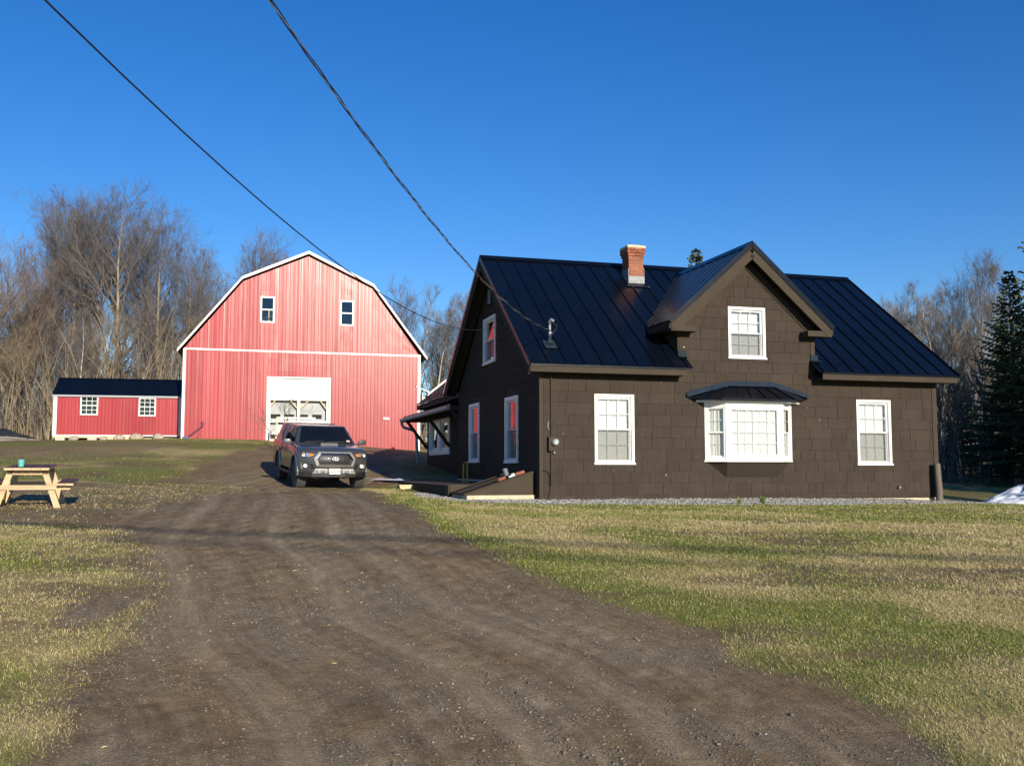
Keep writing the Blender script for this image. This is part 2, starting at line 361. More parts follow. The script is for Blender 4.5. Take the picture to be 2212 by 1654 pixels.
    L(nt, col, b.inputs['Base Color']); b.inputs['Roughness'].default_value = .95; b.inputs['Specular IOR Level'].default_value = .15
    hgt = math1(nt, 'ADD', math1(nt, 'MULTIPLY', fine, .5), math1(nt, 'ADD', math1(nt, 'MULTIPLY', mid, 1.0), math1(nt, 'ADD', math1(nt, 'MULTIPLY', grain, .42), math1(nt, 'MULTIPLY', sp, .25))))
    bump(nt, b, hgt, .8, .03); M['ground'] = m
build_materials()

CP=np.array([(0,0,0),(0,5.5,.02),(-5,5.5,.06),(5,5.5,0),(0,10,.40),(-6,10,.48),(6,10,.38),(0,14,.74),(-8.1,17,.955),(-11,17,1.0),(-3,18,.93),
(0.6,21.4,.95),(5.5,22.6,.93),(10.2,24.4,.85),(8,18,.8),(12,20,.75),(-1.6,24,1.0),(-1.5,30,1.25),(-5,26.5,1.09),(-5.5,30,1.27),(-9,26,1.25),(-8,36,2.0),(-10,42,2.6),
(-15.6,46.9,3.02),(-10,48.3,2.9),(-4.6,49.7,2.5),(-2,42,1.9),(-22,47.8,2.97),(-16.5,48.9,3.02),(-30,48,2.9),(-18,36,2.15),(-16,28,1.5),(-25,28,1.6),
(2,36,1.6),(10,34,1.0),(13.5,28,.62),(15.3,30,.58),(22,32,.5),(30,22,.3),(30,45,.7),
(-60,100,5),(0,110,4.2),(50,90,1.5),(-60,40,2.0),(-30,0,.0),(30,0,-.1),(0,-20,-.2),(200,200,2),(-200,200,5),(220,-120,-.5),(-220,-120,-.3),(0,-120,-.5)],float)
def _phi(r2): return np.where(r2>1e-9, .5*r2*np.log(r2+1e-12), 0)
_n=len(CP); _A=np.zeros((_n+3,_n+3)); _d=((CP[:,None,:2]-CP[None,:,:2])**2).sum(2)
_A[:_n,:_n]=_phi(_d)+np.eye(_n)*.3; _A[:_n,_n]=1; _A[:_n,_n+1:]=CP[:,:2]; _A[_n,:_n]=1; _A[_n+1:,:_n]=CP[:,:2].T
_w=np.linalg.solve(_A,np.r_[CP[:,2],0,0,0])
def TH(x,y):
    x=np.asarray(x,float); y=np.asarray(y,float); sh=x.shape; q=np.stack([x.ravel(),y.ravel()],1)
    r=np.empty(len(q))
    for i in range(0,len(q),20000):
        c=q[i:i+20000]; r[i:i+20000]=_phi(((c[:,None]-CP[None,:,:2])**2).sum(2))@_w[:_n]+_w[_n]+c@_w[_n+1:]
    return r.reshape(sh)

# ------------------------------------------------------------------ terrain
def terr(x, y): return float(TH(np.array([float(x)]), np.array([float(y)]))[0])
EDGE_R = [(-3.6,30),(-3.76,25.71),(-2.86,22.45),(-1.71,17.99),(-.95,14.11),(-.09,12.16),(.66,9.94),(1.16,9.21),(1.67,8.43),(2.04,7.53),(2.37,6.58),(2.53,5.74),(2.9,3),(3.5,-8)]
DRIVE = EDGE_R + [(-2.3,-8),(-2.40,4.5),(-2.55,5.66),(-2.62,5.96),(-2.92,6.85),(-3.06,7.51),(-2.95,8.01),(-3.3,9.04),(-4.0,10.84),(-5.4,13.4),(-6.2,14.9),(-9,15.2),(-14,15.6),(-15,17),(-12,20.5),(-10.6,23),(-10.0,26),(-10.0,29),(-10.19,32.06),(-10.46,36),(-10.2,41),(-9.6,47),(-6.0,48),(-5.2,42),(-4.4,36)]
GRAVEL = [(-2.45,24.8),(-2.0,22.3),(-1.1,20.55),(.55,19.55),(3.7,19.9),(6.6,20.5),(9.1,21.45),(11.4,23.0),(13.6,27.2),(13.2,28.4),(10.6,25.6),(10.3,24.9),(.7,22.0),(-1.2,22.2),(-1.9,25.2)]
def poly_sd(x, y, poly):
    """signed distance, positive inside"""
    x = np.asarray(x, float); y = np.asarray(y, float); ins = np.zeros(x.shape, bool); d = np.full(x.shape, 1e9)
    n = len(poly)
    for i in range(n):
        ax, ay = poly[i]; bx, by = poly[(i+1)%n]
        c = (ay > y) != (by > y); t = (bx-ax)*(y-ay)/((by-ay) if by != ay else 1e-9)+ax; ins ^= c & (x < t)
        ex, ey = bx-ax, by-ay; k = np.clip(((x-ax)*ex+(y-ay)*ey)/(ex*ex+ey*ey+1e-12), 0, 1)
        d = np.minimum(d, np.hypot(x-ax-k*ex, y-ay-k*ey))
    return np.where(ins, d, -d)
def line_d(x, y, pl):
    d = np.full(np.shape(x), 1e9)
    for (ax, ay), (bx, by) in zip(pl[:-1], pl[1:]):
        ex, ey = bx-ax, by-ay; k = np.clip(((x-ax)*ex+(y-ay)*ey)/(ex*ex+ey*ey), 0, 1); d = np.minimum(d, np.hypot(x-ax-k*ex, y-ay-k*ey))
    return d
sstep = lambda a, b, v: (lambda t: t*t*(3-2*t))(np.clip((v-a)/(b-a), 0, 1))
def dirt_map(x, y):
    sd = poly_sd(x, y, DRIVE)+(fbm(x*.9, y*.9, 3)-.5)*np.where(x < -2.2, 1.3, .5)
    left = (x < -2.2) & (y < 16)
    m = np.where(left, np.where(y > 10.3, sstep(-1.3, .9, sd), sstep(-.55, .55, sd)), sstep(-.3, .3, sd))
    # worn patches in the left-hand turf
    for (cx, cy, rx, ry) in ((-3.75,9.3,.38,.8),(-6.6,15.1,2.2,.7),(-8,19,4,2)):
        m = np.maximum(m, .95*np.exp(-(((x-cx)/rx)**2+((y-cy)/ry)**2)**1.5))
    m = np.where((x < -5.0) & (y > 14.5) & (y < 30), m*(1-.42*sstep(-5.0, -7.0, -np.abs(x))*0-.40*sstep(5.0, 7.5, -x)), m)
    far = sstep(24, 36, y)*(x < -3)*.55
    return np.clip(np.maximum(m, far*(fbm(x*.25, y*.3, 9) > .5)), 0, 1)
def green_map(x, y):
    n = fbm(x*.62+3+.35*y, y*.85, 21, 5); g = .40+(n-.47)*2.3
    ed = line_d(x, y, EDGE_R)
    g = g+.50*np.exp(-ed/.55)*(x > -3)+.30*sstep(15.8, 18.5, y)*(x > -3)-.28*np.exp(-((y-11.6-(x-4)*.05)/1.3)**2)*sstep(1.5, 4, x)
    g = np.where((x < -2.4) & (y < 16), .42+(fbm(x*.8, y*.9, 33)-.5)*2.2, g)
    g = np.where((x < -9) & (y > 26) & (y < 36), g+.35, g)
    g = np.where((y > 40) & (x < -8), g+.55, g)
    return np.clip(g, .12, .85)
def bare_map(x, y):
    b = .75*sstep(.60, .74, fbm(x*.5+8, y*1.4, 55, 4))
    b = np.where((x < -2.2) & (y < 17), np.maximum(b, .5*sstep(.40, .66, fbm(x*1.3+3, y*1.3, 57, 5))*sstep(8.3, 10.5, y)+.45*sstep(.50, .68, fbm(x*.8+3, y*.9, 57, 4))), b)
    for (cx, cy, rx, ry, a) in ((3.6,14.2,1.7,.28,1),(1.7,14.9,1.2,.2,.6),(5.6,11.25,1.5,.25,1),(7.6,12.4,1.6,.3,.8),(5.0,12.35,1.6,.14,.7),(2.9,12.75,.8,.14,.6),(12.5,23,2.5,.5,.8)):
        b = np.maximum(b, a*np.exp(-(((x-cx)/rx)**2+((y-cy)/ry)**2)))
    return np.clip(b, 0, 1)
def track_map(x, y):
    d = line_d(x, y, EDGE_R)+(fbm(x*.15, y*.10, 71)-.5)*.5; ins = poly_sd(x, y, DRIVE) > .15
    t = np.zeros(np.shape(x))
    for c, w, a in ((.75,.07,.8),(1.10,.05,.7),(1.5,.10,.9),(2.05,.05,.8),(2.35,.12,1),(2.85,.06,.8),(3.3,.05,.7),(3.75,.16,.9),(4.3,.06,.6),(4.8,.1,.6)):
        t = np.maximum(t, a*np.exp(-((d-c)/w)**2))
    return np.clip(t*ins*(.1+1.2*fbm(x*.5, y*.35, 88)), 0, 1)
def relief(x, y):
    lawn = 1-dirt_map(x, y)
    return (fbm(x*1.3, y*1.3, 5)-.5)*.05+(fbm(x*5, y*5, 6)-.5)*(.016+.02*lawn)+lawn*.022-.032*track_map(x, y)
def axis(a, b, step, lo, hi, g=1.13):
    c = list(np.arange(a, b, step)); d = step; p = a
    l = []
    while p > lo: d *= g; p -= d; l.append(p)
    d = step; p = c[-1]; r = []
    while p < hi: d *= g; p += d; r.append(p)
    return np.array(l[::-1]+c+r)
def build_ground():
    xs = axis(-13, 13, .15, -900, 900); ys = axis(4.2, 30, .15, -500, 1300)
    X, Y = np.meshgrid(xs, ys); Z = TH(X, Y)
    near = (np.abs(X) < 60) & (Y < 90) & (Y > -30)
    far = np.hypot(X, Y-20); Z = np.where(far > 160, 1.5+(Z-1.5)*np.clip((700-far)/540, 0, 1)*.6, Z)
    Z = Z+np.where(near, relief(X, Y), 0)
    V = np.stack([X, Y, Z], 2).reshape(-1, 3); nx = len(xs); ny = len(ys)
    i = np.arange(nx*ny).reshape(ny, nx); F = np.stack([i[:-1,:-1], i[:-1,1:], i[1:,1:], i[1:,:-1]], 2).reshape(-1, 4)
    xf, yf = X.ravel(), Y.ravel(); dm = dirt_map(xf, yf); dm = np.where(far.ravel() > 120, .2, dm)
    me = fast_mesh('ground', V, F, M['ground'], dict(dirt=dm, green=green_map(xf, yf), bare=bare_map(xf, yf), track=track_map(xf, yf), drv=line_d(xf, yf, EDGE_R),
             gravel=sstep(-.25, .25, poly_sd(xf, yf, GRAVEL))), smooth=True)
    tag(link('ground', me), 'dirt driveway, patchy spring lawn and bare yard rising to the barn', None, kind='structure')
build_ground()
def gz(x, y): return TH(x, y)+relief(x, y)

# ------------------------------------------------------------------ grass, stones
def scatter(n, x0, x1, y0, y1): return RNG.uniform(x0, x1, n), RNG.uniform(y0, y1, n)
def in_view(x, y, m=.6): return np.abs(x) < y*.515+m
def build_grass():
    X = []; Y = []
    def zone(x0, x1, y0, y1, dens, side):
        n = int((x1-x0)*(y1-y0)*dens); x, y = scatter(n, x0, x1, y0, y1); k = in_view(x, y)
        x, y = x[k], y[k]; dm = dirt_map(x, y)+(RNG.random(len(x))-.5)*(.85 if side > 0 else .8)
        k = (dm < .45) & (poly_sd(x, y, GRAVEL) < -.02) & (RNG.random(len(x)) > bare_map(x, y)*.93)
        if side > 0: k &= x > -4.2
        else: k &= (x < -1.5) & (RNG.random(len(x)) < .75+.25*sstep(.36, .55, fbm(x*.7, y*.7, 91)))
        # keep the house, deck and bulkhead footprints clear
        lx = (x-.609)*math.cos(R(16))+(y-21.6)*math.sin(R(16)); ly = -(x-.609)*math.sin(R(16))+(y-21.6)*math.cos(R(16))
        k &= ~((lx > -2.0) & (ly > -.1))
        X.append(x[k]); Y.append(y[k])
    zone(.5, 5.2, 5.2, 9, 8500, 1); zone(-.8, 8, 9, 13, 4600, 1); zone(-2.5, 11, 13, 18, 2000, 1); zone(-4, 13, 18, 27, 800, 1)
    zone(-5.2, -1.8, 5.2, 9.5, 7500, -1); zone(-8, -3, 9.5, 14.5, 3000, -1); zone(-10, -4, 14.5, 26, 420, -1)
    zone(-20, -8, 26, 37, 110, -1); zone(-18, -8, 42, 47.2, 160, -1)
    x = np.concatenate(X); y = np.concatenate(Y); n = len(x)
    g = green_map(x, y); z = gz(x, y); dist = np.hypot(x, y)
    isg = RNG.random(n) < g*.85+.08
    pt = fbm(x*2.2, y*2.2, 61); tone = np.where(isg, .04+.18*RNG.random(n)+.18*pt+.16*(1-g), .44+.26*RNG.random(n)+.30*pt)
    tall = fbm(x*.9, y*.9, 44)
    ln = np.where(isg, .018+.036*RNG.random(n)*(.3+1.3*tall), .03+.048*RNG.random(n))
    lean = np.where(isg, .55+.85*RNG.random(n), 1.05+.45*RNG.random(n))         # radians from vertical
    az = RNG.uniform(0, 2*np.pi, n); w = (.0009+.0008*RNG.random(n))*np.clip(dist/6.5, 1, 3.2)
    ln = .88*ln*np.clip(dist/9, 1, 1.6)
    dx, dy = np.cos(az), np.sin(az); px, py = -dy, dx
    def at(f, bend): a = lean*bend; return x+dx*np.sin(a)*ln*f, y+dy*np.sin(a)*ln*f, z-.004+np.cos(a)*ln*f
    b0 = at(0, 1); m0 = at(.55, .75); t0 = at(1.0, 1.1)
    V = np.stack([np.stack([b0[0]-px*w, b0[1]-py*w, b0[2]], 1), np.stack([b0[0]+px*w, b0[1]+py*w, b0[2]], 1),
                  np.stack([m0[0]+px*w*.8, m0[1]+py*w*.8, m0[2]], 1), np.stack([m0[0]-px*w*.8, m0[1]-py*w*.8, m0[2]], 1), np.stack(t0, 1)], 1)
    i = (np.arange(n)*5)[:,None]; F = np.concatenate([i+np.array([0,1,2]), i+np.array([0,2,3]), i+np.array([3,2,4])], 0)
    me = fast_mesh('grass', V.reshape(-1,3), F, M['grass'], dict(tone=np.repeat(tone, 5)))
    tag(link('grass', me), 'short green and straw coloured grass on both sides of the dirt drive', kind='stuff'); print('blades', n, file=__import__('sys').stderr)
build_grass()

ICO = None
def stones(name, label, x, y, size, tone, sink=.3, flat=.65, mat='stone'):
    global ICO
    if ICO is None:
        bm = bmesh.new(); bmesh.ops.create_icosphere(bm, subdivisions=1, radius=1.0) if False else bmesh.ops.create_cube(bm, size=1.35); bmesh.ops.triangulate(bm, faces=bm.faces[:]); ICO = (np.array([v.co[:] for v in bm.verts]), np.array([[v.index for v in f.verts] for f in bm.faces])); bm.free()
    bv, bf = ICO; n = len(x); k = len(bv)
    a = RNG.uniform(0, 6.28, n); ca, sa = np.cos(a)[:,None], np.sin(a)[:,None]
    sx = (size*RNG.uniform(.7,1.3,n))[:,None]; sy = (size*RNG.uniform(.6,1.1,n))[:,None]; szz = (size*flat*RNG.uniform(.6,1.1,n))[:,None]
    j = 1+RNG.normal(0, .14, (n, k)); px = bv[None,:,0]*sx*j; py = bv[None,:,1]*sy*j; pz = bv[None,:,2]*szz*j
    z = gz(x, y)[:,None]+szz*(1-2*sink)*.5
    V = np.stack([x[:,None]+px*ca-py*sa, y[:,None]+px*sa+py*ca, z+pz], 2).reshape(-1,3)
    F = (np.arange(n)[:,None,None]*k+bf[None]).reshape(-1,3)
    tag(link(name, fast_mesh(name, V, F, M[mat], dict(tone=np.repeat(tone, k)))), label, kind='stuff')
def build_stones():
    x, y = scatter(40000, -3.2, 13.8, 19.5, 29); sd = poly_sd(x, y, GRAVEL); k = (sd > RNG.normal(0, .12, len(x)))
    lx = (x-.609)*math.cos(R(16))+(y-21.6)*math.sin(R(16)); ly = -(x-.609)*math.sin(R(16))+(y-21.6)*math.cos(R(16)); k &= ~((lx > 0) & (lx < 10.2) & (ly > .02)); k &= ~((lx > -1.7) & (lx < 0) & (ly > .25))
    x, y = x[k], y[k]
    stones('crushed_stone', 'grey crushed stone strip along the foot of the brown house', x, y, RNG.uniform(.012,.03,len(x)), RNG.beta(2,2,len(x)), .2, mat='crushed')
    x, y = scatter(230000, -4.5, 6, 4.8, 14); k = in_view(x, y, .3) & (dirt_map(x, y) > .6)
    k &= RNG.random(len(x)) < np.clip((fbm(x*.55, y*.4, 12)-.40)*3.6, .03, 1)*np.clip(9/y, .3, 1)**1.2
    x, y = x[k], y[k]; s = np.minimum(.0024+RNG.exponential(.0019, len(x)), .014)
    stones('driveway_pebbles', 'loose pebbles scattered over the dirt driveway', x, y, s, np.clip(RNG.beta(2,3,len(x))*.75+.4*(RNG.random(len(x)) > .975), 0, 1), .35)
    # dry stalks and twigs lying on the dirt
    x, y = scatter(260, -4.2, 5.5, 5, 13); k = in_view(x, y, .3) & (dirt_map(x, y) > .5) & (RNG.random(len(x)) < np.where(x < -1.2, .9, .06)); x, y = x[k], y[k]; n = len(x)
    l = RNG.uniform(.008, .03, n)*np.where(RNG.random(n) > .97, 2.4, 1); a = RNG.uniform(0, 3.14, n); w = RNG.uniform(.001, .0022, n); z = gz(x, y)+.004
    dx, dy = np.cos(a)*l, np.sin(a)*l; px, py = -np.sin(a)*w, np.cos(a)*w
    V = np.stack([np.stack([x-dx-px, y-dy-py, z], 1), np.stack([x-dx+px, y-dy+py, z], 1), np.stack([x+dx, y+dy, z+.006], 1), np.stack([x-dx*.2, y-dy*.2, z+w*3+.004], 1)], 1).reshape(-1,3)
    i = (np.arange(n)*4)[:,None]; F = np.concatenate([i+np.array(t) for t in ([0,2,3],[1,3,2],[0,3,1])], 0)
    tag(link('dry_stalks', fast_mesh('dry_stalks', V, F, M['grass'], dict(tone=np.repeat(RNG.uniform(.42,.62,n), 4)))), 'dry straw stalks strewn on the dirt driveway', kind='stuff')
build_stones()

def weeds():
    rd = random.Random(6)
    for x, y, n, lb in ((5.05,20.15,26,'bright green weed growing at the edge of the crushed stone under the bay window'),(4.55,20.05,12,'small green weed left of the larger one on the crushed stone')):
        V = []; F = []
        for i in range(n):
            a = rd.uniform(0,6.28); l = rd.uniform(.08,.2); w = .012; h = rd.uniform(.05,.17); ca, sa = math.cos(a), math.sin(a); k = len(V)
            V += [(-sa*w*.4,ca*w*.4,0),(sa*w*.4,-ca*w*.4,0),(ca*l*.5+sa*w,sa*l*.5-ca*w,h),(ca*l*.5-sa*w,sa*l*.5+ca*w,h),(ca*l,sa*l,h*.8)]; F += [(k,k+1,k+2),(k,k+2,k+3),(k+3,k+2,k+4)]
        o = link('weed', fast_mesh('weed', V, F, M['grass'], dict(tone=[.12]*len(V)))); o.location = (x,y,float(gz(np.array([x]),np.array([y]))[0])); tag(o, lb, 'weed')
weeds()

# ------------------------------------------------------------------ windows (local frame: x along the wall, y into it, z up)
def frame_M(p0, p1):
    d = Vector((p1[0]-p0[0], p1[1]-p0[1], 0)).normalized()
    return Matrix(((d.x, -d.y, 0, p0[0]), (d.y, d.x, 0, p0[1]), (0, 0, 1, p0[2]), (0, 0, 0, 1)))
def ring(mb, x0, x1, y0, y1, z0, z1, w, wb=None):
    wb = wb or w
    mb.box(x0, x0+w, y0, y1, z0, z1); mb.box(x1-w, x1, y0, y1, z0, z1); mb.box(x0+w, x1-w, y0, y1, z1-w, z1); mb.box(x0+w, x1-w, y0, y1, z0, z0+wb)
def grille(mb, x0, x1, z0, z1, y, cols, rows, w=.016):
    for i in range(1, cols): c = x0+(x1-x0)*i/cols; mb.box(c-w/2, c+w/2, y, y+.008, z0, z1)
    for j in range(1, rows): c = z0+(z1-z0)*j/rows; mb.box(x0, x1, y+.001, y+.009, c-w/2, c+w/2)
def slats(mb, x0, x1, z0, z1, y, pitch=.038, tilt=.6):
    n = int((z1-z0)/pitch)
    for i in range(n):
        z = z0+i*pitch; mb.quad((x0,y,z),(x1,y,z),(x1,y+.014*tilt,z+pitch*.98),(x0,y+.014*tilt,z+pitch*.98))
def window(parent, p0, p1, h, cw=.062, grid=(3,2), blind='blind', screen=True, name='window', white=None, label=None, mid=.5, proud=.04, interior=None):
    """double-hung window: casing mesh with sashes, panes, grilles and blind as its children"""
    Mx = frame_M(p0, p1); W = math.hypot(p1[0]-p0[0], p1[1]-p0[1]); wm = white or M['white']
    c = MB(Mx); ring(c, 0, W, -proud, .02, 0, h, cw); c.box(-.02, W+.02, -proud-.02, .02, -.004, cw*.55)
    ring(c, cw-.012, W-cw+.012, .02, .14, cw-.012, h-cw+.012, .03)
    win = c.build(name, wm, parent)
    if label: win['label'] = label
    x0, x1, z0, z1 = cw+.012, W-cw-.012, cw+.012, h-cw-.012; zm = z0+(z1-z0)*mid; sw = .032
    for (a, b, y) in ((zm-.02, z1, .015), (z0, zm+.02, .05)):
        s = MB(Mx); ring(s, x0, x1, y, y+.03, a, b, sw); s.build('sash', wm, win)
        g = MB(Mx); g.box(x0+sw-.004, x1-sw+.004, y+.012, y+.016, a+sw-.004, b-sw+.004); g.build('pane', M['glass'], win)
        if grid:
            q = MB(Mx); grille(q, x0+sw, x1-sw, a+sw, b-sw, y+.017, *grid); q.build('grille', wm, win)
    if screen:
        q = MB(Mx); q.quad((x0+.01,.008,z0+.01),(x1-.01,.008,z0+.01),(x1-.01,.008,zm),(x0+.01,.008,zm)); q.build('screen', M['screen'], win)
    if blind == 'blind':
        q = MB(Mx); slats(q, x0+.02, x1-.02, z0+.01, z1-.012, .12); q.build('blind', M['blind'], win)
    elif blind:
        q = MB(Mx); n = 40; pts = []
        for i in range(n+1):
            x = x0+.01+(x1-x0-.02)*i/n; pts.append((x, .125+.018*math.sin(i*1.9)+.008*math.sin(i*.7)))
        q.add([(x,y,z) for x,y in pts for z in (z0, z1)], [(2*i,2*i+2,2*i+3,2*i+1) for i in range(n)]); q.build('curtain', M[blind], win)
    return win

# ------------------------------------------------------------------ the brown house (local s along the front, t backwards, z up)
HO = Vector((.609, 21.6, .997)); HYAW = R(16)
house = empty('house', HO, HYAW)
tag(house, 'dark brown shingled house with black metal roof, front gable and white windows', 'house')
HW, HD = 10.18, 7.9
EZ, ET, RZ, RT = 2.90, -.42, 6.08, 3.95                     # eave and ridge of the main roof
MS = (RZ-EZ)/(RT-ET)
mz = lambda t: EZ+MS*(t-ET)
DC, DH, DP, DE = 5.03, 2.10, 5.84, 3.96                     # dormer ridge position, half width, ridge and eave height
DM = (DP-DE)/DH; dz = lambda s: DP-DM*abs(s-DC)
DW0, DW1, DT = 3.30, 6.82, -.36                             # dormer wall ends, roof overhang
WINS = [((1.25, .74), (2.19, 2.29)), ((7.92, .73), (8.87, 2.29)), ((4.56, 3.18), (5.52, 4.39))]
BAY = ((3.98, .84), (6.12, 2.14))
def house_walls():
    ins = .05
    holes = [rect(a[0]+ins, b[0]-ins, a[1]+ins, b[1]-ins) for a, b in WINS]+[rect(BAY[0][0]+.1, BAY[1][0]-.1, BAY[0][1]+.05, BAY[1][1]-.05)]
    pk = dz(DC)-.13; sh = dz(DW0)-.10
    out = [(0,-.05),(HW,-.05),(HW,2.86),(DW1,2.86),(DW1,dz(DW1)-.1),(DC,pk),(DW0,sh),(DW0,2.86),(0,2.86)]
    fw = cdt_sheet(out, holes, lambda p: (p[0], 0, p[1])).build('front_wall', M['trim'], house)
    # left gable wall and its windows' openings
    sw = [(1.63,2.74,.78,2.36),(5.33,6.46,.81,2.42),(3.66,4.88,3.36,4.58)]
    gl = [(0,-.05),(HD,-.05),(HD,2.86),(RT,mz(RT)-.13),(0,2.86)]
    lw = cdt_sheet(gl, [rect(a+.05,b-.05,c+.05,d-.05) for a,b,c,d in sw], lambda p: (0, p[0], p[1])).build('left_gable_wall', M['trim'], house)
    rw = MB(); rw.add([(HW,0,-.05),(HW,HD,-.05),(HW,HD,2.86),(HW,RT,mz(RT)-.13),(HW,0,2.86)], [(0,1,2,3,4)]); rw.build('right_gable_wall', M['trim'], house)
    bw = MB(); bw.quad((0,HD,-.05),(HW,HD,-.05),(HW,HD,2.86),(0,HD,2.86)); bw.build('rear_wall', M['trim'], house)
    # shingles of the front, one object each
    unit = fast_mesh('shingle', [(0,-.017,0),(1,-.017,0),(1,-.005,1),(0,-.005,1),(0,.001,0),(1,.001,0),(1,.001,1),(0,.001,1)],
                     [(0,1,2,3),(4,7,6,5),(0,4,5,1),(1,5,6,2),(2,6,7,3),(3,7,4,0)], M['shingle'])
    rnd = random.Random(3); count = 0
    def emit(poly, target):
        nonlocal count
        xs = [p[0] for p in poly]; zs = [p[1] for p in poly]
        if len(poly) < 3 or max(xs)-min(xs) < .03 or max(zs)-min(zs) < .02: return
        isr = len(poly) == 4 and all(abs(p[0]-min(xs)) < 1e-6 or abs(p[0]-max(xs)) < 1e-6 for p in poly) and all(abs(p[1]-min(zs)) < 1e-6 or abs(p[1]-max(zs)) < 1e-6 for p in poly)
        if isr and count < 300:
            o = link('shingle', unit, None, target); o.location = (min(xs)+.004, -rnd.uniform(0,.003), min(zs)); o.scale = (max(xs)-min(xs)-.008, 1, max(zs)-min(zs)+.012); o.rotation_euler = (0, rnd.gauss(0,.0025), 0); count += 1
        elif count < 300:
            z0 = min(zs); q = MB()
            q.prism([(x, -.015+.010*(z-z0)/.25, z) for x, z in poly], (0,.014,0)); q.build('shingle', M['shingle'], target); count += 1
        else: rest.prism([(x, -.014, z) for x, z in poly], (0,.012,0))
    rest = MB()
    blocks = [(a[0], b[0], a[1], b[1]) for a, b in WINS]+[(BAY[0][0]-.02, BAY[1][0]+.02, BAY[0][1]-.02, 2.2)]
    zc = [-.03, .075]
    while zc[-1] < 5.6: zc.append(zc[-1]+.2525)
    for k in range(len(zc)-1):
        z0, z1 = zc[k], zc[k+1]
        if z0 >= 2.74: a, b = DW0+.015, DW1-.10
        else: a, b = .075, HW-.11
        if z0 < 2.74 < z1: a2, b2 = a, b; z1a = 2.74
        else: z1a = z1
        for (lo, hi, zt) in ([(a, b, z1)] if z1a == z1 else [(a, DW0, z1a), (DW0+.002, DW1-.1, z1), (DW1-.098, b, z1a)]):
            cuts = sorted((max(lo,x0), min(hi,x1), c0, c1) for x0,x1,c0,c1 in blocks if c0 < zt-.02 and c1 > z0+.02 and x0 < hi and x1 > lo)
            x = lo+rnd.uniform(-.25, 0); seams = []
            while x < hi: seams.append(x); x += rnd.choice((.30,.40,.46,.52,.58,.60,.61))
            seams.append(hi)
            for xa, xb in zip(seams[:-1], seams[1:]):
                pieces = [(max(xa,lo), min(xb,hi), z0, zt)]
                for c in cuts:
                    nxt = []
                    for (p0,p1,q0,q1) in pieces:
                        if c[1] <= p0 or c[0] >= p1: nxt.append((p0,p1,q0,q1)); continue
                        if p0 < c[0]: nxt.append((p0,c[0],q0,q1))
                        if p1 > c[1]: nxt.append((c[1],p1,q0,q1))
                        m0, m1 = max(p0,c[0]), min(p1,c[1])
                        if q0 < c[2]: nxt.append((m0,m1,q0,c[2]))
                        if q1 > c[3]: nxt.append((m0,m1,c[3],q1))
                    pieces = nxt
                for (p0,p1,q0,q1) in pieces:
                    poly = rect(p0,p1,q0,q1)
                    if q1 > 3.6:
                        poly = clip(poly, DM, 1, dz(DC)-.20+DM*DC); poly = clip(poly, -DM, 1, dz(DC)-.20-DM*DC)
                    emit(poly, fw)
    if rest.v: tag(rest.build('upper_shingles', M['shingle'], fw), kind='stuff')
    print('shingles', count)
    # shaded side: same shingles, in one piece
    ls = MB()
    for k in range(len(zc)-1):
        z0, z1 = zc[k], zc[k+1]
        a = .03; b = HD-.03
        if z1 > 2.86:
            a = (z1-2.86)/((mz(RT)-.13-2.86)/RT)+.1; b = HD-a
        if b-a < .3: break
        x = a+rnd.uniform(-.2,0)
        while x < b:
            w = rnd.choice((.4,.5,.6,.61)); p0, p1 = max(x,a), min(x+w,b); x += w
            if p1-p0 < .03 or any(p0 < q[1] and p1 > q[0] and z0 < q[3] and z1 > q[2] for q in sw):
                for q in sw:
                    if p0 < q[1] and p1 > q[0] and z0 < q[3] and z1 > q[2]:
                        if p0 < q[0]-.03: ls.hexa([(-.016,p0+.003,z0),(-.016,q[0],z0),(-.005,q[0],z1),(-.005,p0+.003,z1)],[(0,p0+.003,z0),(0,q[0],z0),(0,q[0],z1),(0,p0+.003,z1)])
                        if p1 > q[1]+.03: ls.hexa([(-.016,q[1],z0),(-.016,p1-.003,z0),(-.005,p1-.003,z1),(-.005,q[1],z1)],[(0,q[1],z0),(0,p1-.003,z0),(0,p1-.003,z1),(0,q[1],z1)])
                continue
            ls.hexa([(-.016,p0+.003,z0),(-.016,p1-.003,z0),(-.005,p1-.003,z1),(-.005,p0+.003,z1)],[(.001,p0+.003,z0),(.001,p1-.003,z0),(.001,p1-.003,z1),(.001,p0+.003,z1)])
    tag(ls.build('shingles', M['shingle'], lw), kind='stuff')
    # corner boards
    q = MB(); q.box(-.022,.07,-.022,.0,-.05,2.78); q.box(-.022,-.001,0,.07,-.05,2.78); q.build('corner_board', M['trim'], house)
    q = MB(); q.box(HW-.105,HW+.022,-.024,.0,-.02,2.78); q.box(HW+.001,HW+.022,0,.1,-.02,2.78); q.build('corner_board', M['trim'], house)
    q = MB(); q.box(DW1-.095,DW1+.012,-.022,0,2.9,dz(DW1)-.15); q.build('corner_board', M['trim'], house)
    # foundation
    q = MB(); q.box(.03,HW-.02,.02,.2,-.45,-.045); q.box(HW*.42,HW+.01,-.012,.02,-.45,-.085); q.build('foundation', M['foundation'], house)
    # windows
    for (a, b), bl, lb in zip(WINS, ('blind','blind','blind'), ('left ground floor window','right ground floor window','upper window in the front gable')):
        window(house, (a[0],0,a[1]), (b[0],0,a[1]), b[1]-a[1], blind=bl, label='white '+lb+' with six-pane sashes')
    for a,b,c,d in sw:
        window(house, (0,b,c), (0,a,c), d-c, cw=.085, grid=None, blind=None, screen=True, label='white window on the shaded gable wall')
        q = MB(); q.quad((.35,a-.1,c-.1),(.35,b+.1,c-.1),(.35,b+.1,d+.1),(.35,a-.1,d+.1)); q.build('window_shade', M['screen_back'], house)
